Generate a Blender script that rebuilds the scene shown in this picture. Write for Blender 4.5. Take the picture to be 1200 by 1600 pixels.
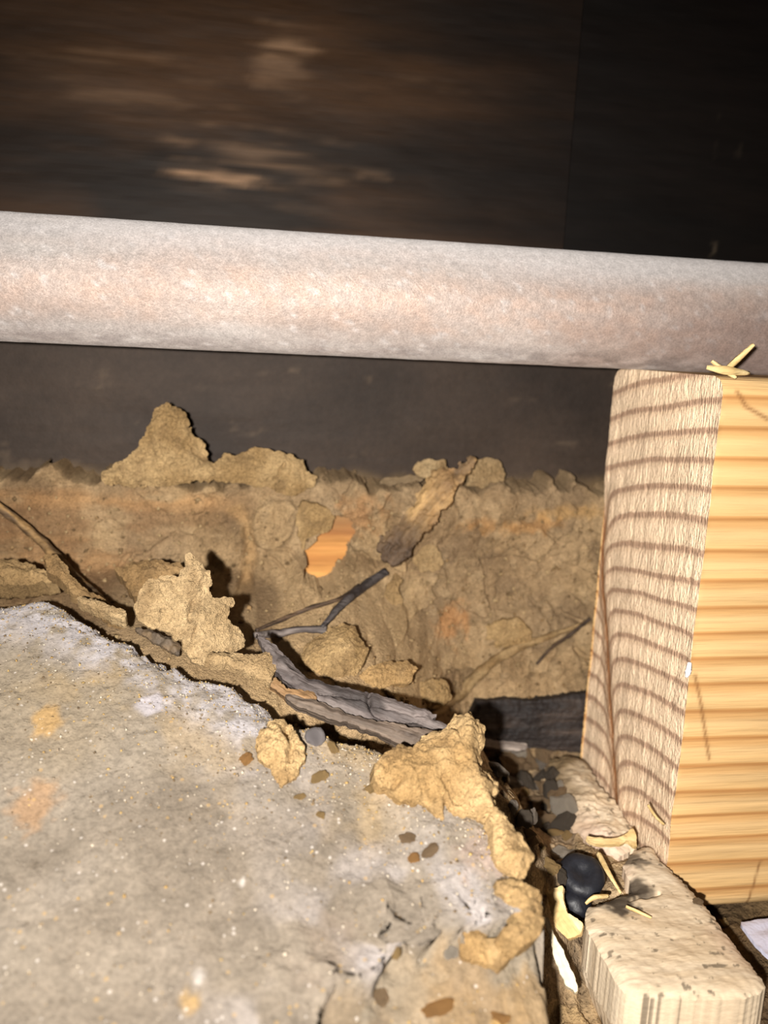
import bpy, bmesh, math, random
import numpy as np
from mathutils import Vector, Matrix
from mathutils.bvhtree import BVHTree

random.seed(7); np.random.seed(7)
scene = bpy.context.scene
COL = scene.collection
for o in list(bpy.data.objects):
    bpy.data.objects.remove(o)

# ------------------------------------------------------------------ camera
# world: X along the wall, Y into the wall, Z up, metres; z = 0 is the floor under the lumber
F_PX = 1350.0
EYE = np.array([0.0, 0.0, 0.0914])
def cam_axes(yaw, pitch, roll):
    y, p, r = np.radians([yaw, pitch, roll])
    fw = np.array([np.sin(y)*np.cos(p), np.cos(y)*np.cos(p), -np.sin(p)])
    rt = np.array([np.cos(y), -np.sin(y), 0.0]); up = np.cross(rt, fw)
    return np.cos(r)*rt+np.sin(r)*up, -np.sin(r)*rt+np.cos(r)*up, fw
CR, CU, CF = cam_axes(10.0, 11.0, 2.7)
cd = bpy.data.cameras.new('camera')
cam = bpy.data.objects.new('camera', cd); COL.objects.link(cam)
cd.sensor_fit = 'VERTICAL'; cd.sensor_height = 36.0; cd.sensor_width = 27.0
cd.lens = F_PX/1600.0*36.0
cd.clip_start = 0.002; cd.clip_end = 20
m = Matrix.Identity(4)
for i in range(3):
    m[i][0], m[i][1], m[i][2], m[i][3] = CR[i], CU[i], -CF[i], EYE[i]
cam.matrix_world = m
cd.dof.use_dof = True; cd.dof.focus_distance = 0.128; cd.dof.aperture_fstop = 21.0
scene.camera = cam

# ------------------------------------------------------------------ light: the phone's flash beside the lens
w = bpy.data.worlds.new('world'); scene.world = w; w.use_nodes = True
w.node_tree.nodes['Background'].inputs[0].default_value = (1.0, 0.93, 0.85, 1)
w.node_tree.nodes['Background'].inputs[1].default_value = 0.02
FLASH_POS = EYE + CR*-0.0115 + CU*-0.001 + CF*-0.020
ld = bpy.data.lights.new('camera_flash', 'SPOT')
ld.energy = 2.7; ld.color = (1.0, 0.95, 0.885)
ld.shadow_soft_size = 0.0016; ld.spot_size = math.radians(100); ld.spot_blend = 1.0
fl = bpy.data.objects.new('camera_flash', ld); COL.objects.link(fl)
fl.location = FLASH_POS
fdir = CF*1.0 + CR*0.06 + CU*-0.10
fl.rotation_euler = Vector(fdir).to_track_quat('-Z', 'Y').to_euler()

vs = scene.view_settings
vs.view_transform = 'Standard'; vs.look = 'None'; vs.gamma = 1.0; vs.use_curve_mapping = False
vs.exposure = 0.0

# ------------------------------------------------------------------ helpers: pixels to points
def ray(p):
    return (p[0]-600)/F_PX*CR-(p[1]-800)/F_PX*CU+CF
def on_plane(p, o, n):
    r = ray(p); o = np.asarray(o, float); n = np.asarray(n, float)
    return EYE + r*(np.dot(o-EYE, n)/np.dot(r, n))
def at_y(p, Y): return on_plane(p, (0, Y, 0), (0, 1, 0))
def at_z(p, Z): return on_plane(p, (0, 0, Z), (0, 0, 1))
def c1(l): return [(x/2.4, y/2.4+580) for x, y in l]
def c2(l): return [(x/2.4+450, y/2.4+680) for x, y in l]
def c3(l): return [(x/2.4+350, y/2.4+1050) for x, y in l]
def c4(l): return [(x/2.4+700, y/2.4+1100) for x, y in l]
TREES = []
def hit(p):
    d = Vector(ray(p)); d.normalize(); best = None
    for t in TREES:
        h = t.ray_cast(Vector(EYE), d)
        if h[0] is not None and (best is None or h[3] < best[3]): best = h
    return np.array(best[0]), np.array(best[1])

# ------------------------------------------------------------------ helpers: noise
def _h(ix, iy, iz, s):
    n = (ix*374761393 + iy*668265263 + iz*2147483647 + s*974634777) & 0xffffffff
    n = ((n ^ (n >> 13))*1274126177) & 0xffffffff
    n = ((n ^ (n >> 16))*2246822519) & 0xffffffff
    return ((n ^ (n >> 15)) & 0xffffff)/float(0xffffff)
def vn(x, y, z=0.0, s=0):
    x = np.asarray(x, float); y = np.asarray(y, float)
    if np.ndim(z) == 0 and float(z) == 0.0:
        ix = np.floor(x).astype(np.int64); iy = np.floor(y).astype(np.int64); fx = x-ix; fy = y-iy; o = 0*ix
        fx = fx*fx*(3-2*fx); fy = fy*fy*(3-2*fy)
        a = _h(ix, iy, o, s); b = _h(ix+1, iy, o, s); c = _h(ix, iy+1, o, s); d = _h(ix+1, iy+1, o, s)
        a = a+(b-a)*fx; c = c+(d-c)*fx
        return (a+(c-a)*fy)*2-1
    z = np.asarray(z, float)+np.zeros_like(x)
    ix = np.floor(x).astype(np.int64); iy = np.floor(y).astype(np.int64); iz = np.floor(z).astype(np.int64)
    fx = x-ix; fy = y-iy; fz = z-iz
    fx = fx*fx*(3-2*fx); fy = fy*fy*(3-2*fy); fz = fz*fz*(3-2*fz)
    r = 0
    for a in (0, 1):
        for b in (0, 1):
            for c in (0, 1):
                r = r + _h(ix+a, iy+b, iz+c, s)*(fx if a else 1-fx)*(fy if b else 1-fy)*(fz if c else 1-fz)
    return r*2-1
def fbm(x, y, z=0.0, s=0, o=4, g=0.5):
    r = 0; a = 1.0; k = 1.0; t = 0
    for i in range(o):
        r = r + a*vn(np.asarray(x)*k+i*17.3, np.asarray(y)*k-i*9.1, z*k, s+i); t += a; a *= g; k *= 2.03
    return r/t
def cells(x, y, s=0):
    """worley: nearest, second-nearest distances and the id of the nearest cell"""
    ix = np.floor(x).astype(np.int64); iy = np.floor(y).astype(np.int64)
    d1 = np.full(x.shape, 9.0); d2 = np.full(x.shape, 9.0); idn = np.zeros(x.shape)
    for a in (-1, 0, 1):
        for b in (-1, 0, 1):
            cx = ix+a; cy = iy+b
            px = cx+_h(cx, cy, 0*cx, s); py = cy+_h(cx, cy, 0*cx, s+1)
            d = np.hypot(x-px, y-py)
            near = d < d1
            d2 = np.where(near, d1, np.minimum(d2, d))
            idn = np.where(near, _h(cx, cy, 0*cx, s+2), idn)
            d1 = np.where(near, d, d1)
    return d1, d2, idn
def sst(a, b, x):
    t = np.clip((x-a)/(b-a), 0, 1); return t*t*(3-2*t)
def lin(r, g, b):
    f = lambda c: (c/255/12.92 if c/255 <= .04045 else ((c/255+.055)/1.055)**2.4)
    return np.array([f(r), f(g), f(b)])
def mix(a, b, t):
    t = np.clip(np.asarray(t, float), 0, 1)
    a = np.asarray(a, float); b = np.asarray(b, float)
    return a*(1-t[..., None])+b*t[..., None]
def sd_poly(x, y, poly):
    """signed distance, positive inside"""
    P = np.asarray(poly, float); d = np.full(x.shape, 1e9); ins = np.zeros(x.shape, bool)
    for i in range(len(P)):
        a = P[i]; b = P[(i+1) % len(P)]; e = b-a
        t = np.clip(((x-a[0])*e[0]+(y-a[1])*e[1])/(e@e+1e-20), 0, 1)
        d = np.minimum(d, np.hypot(x-a[0]-t*e[0], y-a[1]-t*e[1]))
        c = (a[1] > y) != (b[1] > y)
        ins ^= c & (x < (b[0]-a[0])*(y-a[1])/((b[1]-a[1]) if b[1] != a[1] else 1e-20)+a[0])
    return np.where(ins, d, -d)
def d_line(x, y, pts):
    P = np.asarray(pts, float); d = np.full(x.shape, 1e9)
    for i in range(len(P)-1):
        a = P[i]; e = P[i+1]-a
        t = np.clip(((x-a[0])*e[0]+(y-a[1])*e[1])/(e@e+1e-20), 0, 1)
        d = np.minimum(d, np.hypot(x-a[0]-t*e[0], y-a[1]-t*e[1]))
    return d

# ------------------------------------------------------------------ helpers: objects
def mk(name, verts, faces, mat, parent=None, col=None, attrs=None, smooth=True, matrix=None):
    me = bpy.data.meshes.new(name)
    verts = np.asarray(verts, np.float32)
    if isinstance(faces, np.ndarray) and faces.ndim == 2:
        k = faces.shape[1]
        me.vertices.add(len(verts)); me.vertices.foreach_set('co', verts.ravel())
        me.loops.add(faces.size); me.loops.foreach_set('vertex_index', faces.ravel().astype(np.int32))
        me.polygons.add(len(faces)); me.polygons.foreach_set('loop_start', np.arange(0, faces.size, k, dtype=np.int32))
        me.update(calc_edges=True)
    else:
        me.from_pydata(verts.tolist(), [], faces)
    if smooth: me.polygons.foreach_set('use_smooth', np.ones(len(me.polygons), bool))
    if col is not None:
        a = me.color_attributes.new('Col', 'FLOAT_COLOR', 'POINT')
        c = np.ones((len(verts), 4), np.float32); c[:, :3] = col
        a.data.foreach_set('color', c.ravel())
    for k, v in (attrs or {}).items():
        a = me.attributes.new(k, 'FLOAT', 'POINT'); a.data.foreach_set('value', np.asarray(v, np.float32).ravel())
    me.update(); me.validate()
    for mm in (mat if isinstance(mat, (list, tuple)) else [mat]): me.materials.append(mm)
    o = bpy.data.objects.new(name, me); COL.objects.link(o)
    if matrix is not None: o.matrix_world = matrix
    if parent is not None: o.parent = parent
    return o
def tag(o, label=None, cat=None, group=None, kind=None):
    if label: o['label'] = label
    if cat: o['category'] = cat
    if group: o['group'] = group
    if kind: o['kind'] = kind
    return o
def empty(name, loc):
    e = bpy.data.objects.new(name, None); COL.objects.link(e); e.location = loc; e.empty_display_size = .005; return e
def grid_faces(nu, nv, off=0):
    i = np.arange(nu*nv).reshape(nu, nv)
    return np.stack([i[:-1, :-1], i[1:, :-1], i[1:, 1:], i[:-1, 1:]], -1).reshape(-1, 4)+off
def tree_of(o):
    me = o.data; mw = o.matrix_world
    n = len(me.vertices); co = np.empty(n*3, np.float32); me.vertices.foreach_get('co', co)
    co = co.reshape(-1, 3)
    M = np.array(mw); co = co@M[:3, :3].T+M[:3, 3]
    TREES.append(BVHTree.FromPolygons(co.tolist(), [tuple(p.vertices) for p in me.polygons]))

# ------------------------------------------------------------------ materials
def material(name, rough=0.9, spec=0.25, metallic=0.0, base=None, bumps=(), vary=None, stretch=None, speck=None, dusty=0.0, gain=1.0):
    """procedural material: vertex colour (or base) x fine noise, plus noise bumps.
    bumps: (scale, distance, detail); vary: (scale, low, high); stretch: object-space scale of the noise"""
    mt = bpy.data.materials.new(name); mt.use_nodes = True
    nt = mt.node_tree; N = nt.nodes; L = nt.links
    b = N['Principled BSDF']
    b.inputs['Roughness'].default_value = rough; b.inputs['Metallic'].default_value = metallic
    b.inputs['Specular IOR Level'].default_value = spec; b.inputs['Diffuse Roughness'].default_value = dusty
    tc = N.new('ShaderNodeTexCoord'); vec = tc.outputs['Object']
    if stretch:
        mp = N.new('ShaderNodeMapping'); mp.inputs['Scale'].default_value = stretch
        L.new(vec, mp.inputs['Vector']); vec = mp.outputs['Vector']
    if base is None:
        a = N.new('ShaderNodeAttribute'); a.attribute_name = 'Col'; c = a.outputs['Color']
    else:
        r = N.new('ShaderNodeRGB'); r.outputs[0].default_value = (*base, 1); c = r.outputs[0]
    for sc, lo, hi in ([(v[0], v[1]*(gain if i == 0 else 1), v[2]*(gain if i == 0 else 1)) for i, v in enumerate(vary or ())]):
        n = N.new('ShaderNodeTexNoise'); n.inputs['Scale'].default_value = sc; n.inputs['Detail'].default_value = 5
        n.inputs['Roughness'].default_value = .65
        L.new(vec, n.inputs['Vector'])
        mr = N.new('ShaderNodeMapRange'); mr.inputs['From Min'].default_value = .3; mr.inputs['From Max'].default_value = .7
        mr.inputs['To Min'].default_value = lo; mr.inputs['To Max'].default_value = hi
        L.new(n.outputs['Fac'], mr.inputs['Value'])
        mx = N.new('ShaderNodeVectorMath'); mx.operation = 'SCALE'
        L.new(c, mx.inputs[0]); L.new(mr.outputs[0], mx.inputs['Scale']); c = mx.outputs[0]
    for sc, thr, colr in (speck or ()):
        v = N.new('ShaderNodeTexVoronoi'); v.inputs['Scale'].default_value = sc
        L.new(vec, v.inputs['Vector'])
        sp = N.new('ShaderNodeSeparateColor'); L.new(v.outputs['Color'], sp.inputs[0])
        g = N.new('ShaderNodeMath'); g.operation = 'GREATER_THAN'; g.inputs[1].default_value = thr
        L.new(sp.outputs[0], g.inputs[0])
        l2 = N.new('ShaderNodeMath'); l2.operation = 'LESS_THAN'; l2.inputs[1].default_value = .38
        L.new(v.outputs['Distance'], l2.inputs[0])
        mu = N.new('ShaderNodeMath'); mu.operation = 'MULTIPLY'; L.new(g.outputs[0], mu.inputs[0]); L.new(l2.outputs[0], mu.inputs[1])
        m2 = N.new('ShaderNodeMath'); m2.operation = 'MULTIPLY'; m2.inputs[1].default_value = .45; L.new(mu.outputs[0], m2.inputs[0])
        mc = N.new('ShaderNodeMix'); mc.data_type = 'RGBA'
        L.new(m2.outputs[0], mc.inputs['Factor']); L.new(c, mc.inputs['A']); mc.inputs['B'].default_value = (*colr, 1)
        c = mc.outputs['Result']
    L.new(c, b.inputs['Base Color'])
    nrm = None
    for sc, dist, det in bumps:
        n = N.new('ShaderNodeTexNoise'); n.inputs['Scale'].default_value = sc; n.inputs['Detail'].default_value = det
        L.new(vec, n.inputs['Vector'])
        bp = N.new('ShaderNodeBump'); bp.inputs['Distance'].default_value = dist; bp.inputs['Strength'].default_value = 1
        L.new(n.outputs['Fac'], bp.inputs['Height'])
        if nrm is not None: L.new(nrm, bp.inputs['Normal'])
        nrm = bp.outputs['Normal']
    if nrm is not None: L.new(nrm, b.inputs['Normal'])
    return mt

MUD = material('dried_mud', .95, .1, vary=[(700, .78, 1.14), (2600, .74, 1.2)], bumps=[(1500, .0005, 6), (4500, .0004, 3)], dusty=.15)
CONC = material('concrete', .85, .25, vary=[(260, .82, 1.15), (1500, .74, 1.22)], bumps=[(800, .00045, 6), (3000, .00022, 3)], dusty=.5,
                speck=[(1500, .975, tuple(lin(160, 130, 82))), (2000, .98, tuple(lin(190, 182, 174))), (1200, .985, tuple(lin(84, 74, 62)))])
DIRT = material('dirt', .95, .1, vary=[(500, .7, 1.25), (1800, .7, 1.25)], bumps=[(500, .0012, 6), (2500, .0004, 3)])
WALLM = material('dark_board', .6, .16, vary=[(90, .7, 1.3), (420, .75, 1.25)], stretch=(.14, 1, 1), bumps=[(350, .00008, 5)])
PAPERM = material('dark_building_paper', .65, .2, vary=[(60, .8, 1.2), (900, .85, 1.15)], bumps=[(200, .00015, 4), (2500, .00004, 2)])
PLATEM = material('old_pine', .8, .25, vary=[(240, .75, 1.2), (1100, .85, 1.15)], stretch=(.07, 1, 1), bumps=[(900, .0004, 4)])
GREYW = material('weathered_grey_wood', .7, .3, vary=[(700, .55, 1.3), (2200, .75, 1.2)], stretch=(.08, 1, 1), bumps=[(900, .0007, 5)])
STONE = material('stone', .7, .35, vary=[(900, .75, 1.2)], bumps=[(1200, .0003, 4)])
STRIPM = material('sawn_strip_wood', .8, .25, vary=[(1200, .9, 1.07), (3000, .9, 1.08)], stretch=(.3, 1, 1), bumps=[(1200, .00012, 4)])
PALEW = material('split_pale_wood', .8, .25, vary=[(1500, .85, 1.1)], stretch=(.12, 1, 1), bumps=[(1500, .0003, 4)])
BLACKP = material('black_plastic', .5, .4, base=tuple(lin(24, 25, 31)), vary=[(900, .7, 1.5)], bumps=[(500, .0002, 3)])
PAPER = material('white_sheet', .5, .4, base=tuple(lin(196, 196, 215)), bumps=[(250, .0008, 3)])

def lumber_material():
    mt = bpy.data.materials.new('sawn_pine'); mt.use_nodes = True
    nt = mt.node_tree; N = nt.nodes; L = nt.links; b = N['Principled BSDF']
    b.inputs['Roughness'].default_value = .78; b.inputs['Specular IOR Level'].default_value = .25
    def attr(n):
        a = N.new('ShaderNodeAttribute'); a.attribute_name = n; return a.outputs['Fac']
    def mth(op, a, c=None, **k):
        n = N.new('ShaderNodeMath'); n.operation = op; n.use_clamp = k.get('clamp', False)
        for i, v in enumerate((a, c)):
            if v is None: continue
            if isinstance(v, (int, float)): n.inputs[i].default_value = v
            else: L.new(v, n.inputs[i])
        return n.outputs[0]
    tc = N.new('ShaderNodeTexCoord')
    def noise(scale, stretch, det=4):
        mp = N.new('ShaderNodeMapping'); mp.inputs['Scale'].default_value = stretch
        L.new(tc.outputs['Object'], mp.inputs['Vector'])
        n = N.new('ShaderNodeTexNoise'); n.inputs['Scale'].default_value = scale; n.inputs['Detail'].default_value = det
        L.new(mp.outputs[0], n.inputs['Vector']); return n.outputs['Fac']
    ring = attr('ring'); end = attr('cut'); groove = attr('groove')
    fuzz = noise(2600, (1, 1, .22))          # torn fibres on the sawn end, running up and down
    grain = noise(1500, (.045, 1, 1))        # long grain on the faces
    blot = noise(120, (.3, 1, 1), 3)
    r = mth('ADD', ring, mth('MULTIPLY', mth('SUBTRACT', fuzz, .5), mth('MULTIPLY', end, .22)))
    fr = mth('FRACT', r)
    def ramp(stops, fac, interp='EASE'):
        n = N.new('ShaderNodeValToRGB'); e = n.color_ramp.elements; n.color_ramp.interpolation = interp
        while len(e) < len(stops): e.new(.5)
        for el, (p, c) in zip(e, stops): el.position = p; el.color = (*c, 1)
        L.new(fac, n.inputs['Fac']); return n.outputs['Color']
    ce = ramp([(0, lin(238, 211, 178)), (.42, lin(240, 212, 180)), (.60, lin(226, 196, 164)), (.74, lin(176, 144, 120)), (.84, lin(180, 148, 122)), (.93, lin(232, 204, 172))], fr)
    cs = ramp([(0, lin(214, 174, 118)), (.40, lin(220, 182, 128)), (.74, lin(204, 158, 102)), (.88, lin(176, 126, 74)), (.94, lin(194, 146, 90)), (1, lin(214, 174, 118))], fr)
    def mixc(f, a, c):
        n = N.new('ShaderNodeMix'); n.data_type = 'RGBA'
        for k, v in (('Factor', f), ('A', a), ('B', c)):
            if isinstance(v, tuple): n.inputs[k].default_value = v
            elif hasattr(v, 'is_linked'): L.new(v, n.inputs[k])
        return n.outputs['Result']
    c = mixc(end, cs, ce)
    c = mixc(groove, c, (*lin(138, 90, 50), 1))
    c = mixc(attr('scar'), c, (*lin(128, 86, 48), 1))
    k = mth('ADD', .80, mth('ADD', mth('MULTIPLY', fuzz, mth('MULTIPLY', end, .30)), mth('MULTIPLY', grain, .26)))
    k = mth('MULTIPLY', k, mth('ADD', .72, mth('MULTIPLY', blot, .52)))
    v = N.new('ShaderNodeVectorMath'); v.operation = 'SCALE'; L.new(c, v.inputs[0]); L.new(k, v.inputs['Scale'])
    L.new(v.outputs[0], b.inputs['Base Color'])
    bp = N.new('ShaderNodeBump'); bp.inputs['Distance'].default_value = .0005; L.new(mth('MULTIPLY', fuzz, end), bp.inputs['Height'])
    b2 = N.new('ShaderNodeBump'); b2.inputs['Distance'].default_value = .0003; L.new(grain, b2.inputs['Height']); L.new(bp.outputs[0], b2.inputs['Normal'])
    L.new(b2.outputs[0], b.inputs['Normal'])
    return mt
LUMB = lumber_material()

# ================================================================== THE SETTING
WY = 0.175            # face of the dark boards behind the pipe
PY = 0.1665           # front face of the sill plate
# ---- floor (dirt between the slab and the sill)
xs = np.linspace(-.22, .32, 360); ys = np.linspace(-.08, .20, 190)
X, Y = np.meshgrid(xs, ys, indexing='ij')
Z = -.0025 + .0016*fbm(X*120, Y*120, s=3) + .0009*fbm(X*500, Y*500, s=5)
c = mix(lin(116, 94, 66), lin(74, 60, 46), .5+.8*fbm(X*150, Y*150, s=9))
floor = mk('floor', np.stack([X, Y, Z], -1).reshape(-1, 3), grid_faces(*X.shape), DIRT, col=c.reshape(-1, 3))
tag(floor, kind='structure'); tree_of(floor)

# ---- wall: dark building paper low down, two brown boards above the pipe
def board(name, x0, x1, z0, z1, y, mat, colf, parent=None, res=.0008, thick=.006):
    nx = max(2, int((x1-x0)/res)); nz = max(2, int((z1-z0)/res))
    X, Z = np.meshgrid(np.linspace(x0, x1, nx), np.linspace(z0, z1, nz), indexing='ij')
    Yf = y+.0003*fbm(X*40, Z*160, s=4)
    V = np.stack([X, Yf, Z], -1).reshape(-1, 3); C = colf(X, Z).reshape(-1, 3)
    Fc = grid_faces(nx, nz).tolist()
    n = len(V); cr = np.array([[x0, y+thick, z0], [x1, y+thick, z0], [x1, y+thick, z1], [x0, y+thick, z1]])
    a, b_, c_, d_ = 0, (nx-1)*nz, nx*nz-1, nz-1
    Fc += [[n+1, n, n+3, n+2], [a, n, n+1, b_], [b_, n+1, n+2, c_], [c_, n+2, n+3, d_], [d_, n+3, n, a]]
    o = mk(name, np.vstack([V, cr]), Fc, mat, parent, col=np.vstack([C, np.repeat(C[:1], 4, 0)]), smooth=False)
    return o
def paper_col(X, Z):
    c = mix(lin(56, 45, 37), lin(42, 34, 29), .5+1.4*fbm(X*30, Z*60, s=12))
    sp = sst(.52, .7, fbm(X*160, Z*260, s=14, o=3))
    c = mix(c, lin(84, 70, 56), .5*sp)
    low = sst(.0665, .063, Z+.0015*fbm(X*200, Z*200, s=18))
    return mix(c, lin(110, 90, 62), .55*low)
wall = board('wall_back', -.25, .30, -.002, .108, WY, PAPERM, paper_col)
tag(wall, kind='structure'); tree_of(wall)
SC = [((325, 270), 75, 17, 1.0), ((270, 222), 42, 12, .55), ((340, 303), 85, 10, .6), ((450, 65), 52, 26, .55), ((575, 266), 34, 10, .55),
      ((470, 325), 40, 9, .45), ((680, 130), 60, 12, .25), ((440, 110), 40, 40, .25), ((430, 250), 120, 40, .25), ((170, 130), 150, 60, .18)]
def upper_col(X, Z):
    c = mix(mix(lin(56, 37, 21), lin(27, 18, 11), .5+1.5*fbm(X*14, Z*120, s=21)+.9*fbm(X*30, Z*30, s=27)), lin(17, 11, 8), .85*sst(.018, .062, X+.012*fbm(X*30, Z*50, s=28)))
    st = sst(-.15, .3, fbm(X*45, Z*800, s=25, o=3))
    for p, rx, rz, a in SC:
        q = at_y(p, WY); e = np.hypot((X-q[0])/(rx*.000133), (Z-q[2]-.06*(q[0]-X))/(rz*.000133))
        e = e+.8*fbm(X*110, Z*700, s=33)
        c = mix(c, lin(140, 110, 84), a*sst(1.2, .2, e)*(.1+.9*st))
    return c
wb = board('board', -.25, .0655, .1083, .24, WY+.0005, WALLM, upper_col, wall)
def dark_col(X, Z):
    c = mix(lin(17, 11, 8), lin(12, 8, 6), .5+.9*fbm(X*14, Z*100, s=41))
    q = at_y((1150, 200), WY)
    sp = sst(.3, .6, fbm(X*300, Z*200, s=44, o=3))*sst(.0035, .0008, np.abs(X-q[0]))
    return mix(c, lin(84, 72, 58), .5*sp)
wb2 = board('board', .0662, .30, .1083, .24, WY+.0022, WALLM, dark_col, wall)
wb['label'] = 'brown board with pale scuffs'; wb2['label'] = 'blackened brown board'

# ---- sill plate: old pine behind the mud
PT = .0618
def plate():
    x0, x1 = -.22, .30
    nx, nz = 520, 90
    X, Zs = np.meshgrid(np.linspace(x0, x1, nx), np.linspace(.004, PT, nz), indexing='ij')
    rnd = .0025
    top = np.clip((Zs-(PT-rnd))/rnd, 0, 1)
    Yf = PY + rnd*(1-np.sqrt(np.clip(1-top**2, 0, 1))) + .0004*fbm(X*30, Zs*500, s=51)
    V1 = np.stack([X, Yf, Zs], -1).reshape(-1, 3)
    g = .5+.8*fbm(X*12, Zs*330, s=53, o=5)
    c = mix(lin(196, 140, 82), lin(128, 86, 52), g)
    q = at_y((505, 860), PY); e = np.hypot((X-q[0])/.007, (Zs-q[2])/.009)
    c = mix(c, mix(lin(202, 148, 84), lin(150, 96, 50), .5+1.6*fbm(X*14, Zs*420, s=54, o=4)), sst(1.3, .8, e))        # fresh wood inside the hole
    c = mix(c, lin(120, 95, 66), .85*sst(.0500, .0600, Zs+.003*fbm(X*90, Zs*200, s=57)))
    V2 = np.array([[x0, WY-.0002, PT], [x1, WY-.0002, PT], [x0, WY-.0002, .004], [x1, WY-.0002, .004]])
    Fc = grid_faces(nx, nz).tolist(); n = nx*nz
    tops = [nz*i+nz-1 for i in range(nx)]; bots = [nz*i for i in range(nx)]
    Fc += [tops+[n+1, n], bots[::-1]+[n+2, n+3], [n, n+1, n+3, n+2]]
    o = mk('sill_plate', np.vstack([V1, V2]), Fc, PLATEM, col=np.vstack([c.reshape(-1, 3), np.repeat(lin(120, 95, 66)[None], 4, 0)]))
    return o
sill = plate(); tag(sill, 'old pine sill plate running along the dark wall, bare wood showing at left', 'sill plate'); tree_of(sill)

SA, SB = 0.0, 0.36
SN = np.array([0, -SB, 1.0]); SN = SN/np.linalg.norm(SN); SO = np.array([0, 0, SA])
def on_slab(p): return on_plane(p, SO, SN)
EDGE_PX = [(0, 916), (60, 912), (95, 920), (125, 940), (165, 962), (205, 980), (250, 1010), (300, 1038), (340, 1052), (375, 1058), (410, 1078), (450, 1110), (500, 1122), (560, 1140), (610, 1160), (650, 1180), (700, 1190),
           (750, 1215), (775, 1250), (790, 1290), (815, 1330), (835, 1370), (850, 1420), (860, 1480), (866, 1540), (872, 1600)]
LEDGE_PX = [(410, 1606), (470, 1570), (500, 1538), (515, 1520), (572, 1500), (588, 1462), (604, 1440), (650, 1446), (662, 1424), (700, 1430), (735, 1410), (790, 1400), (808, 1385), (900, 1380), (930, 1500), (930, 1700), (380, 1700)]
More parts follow.
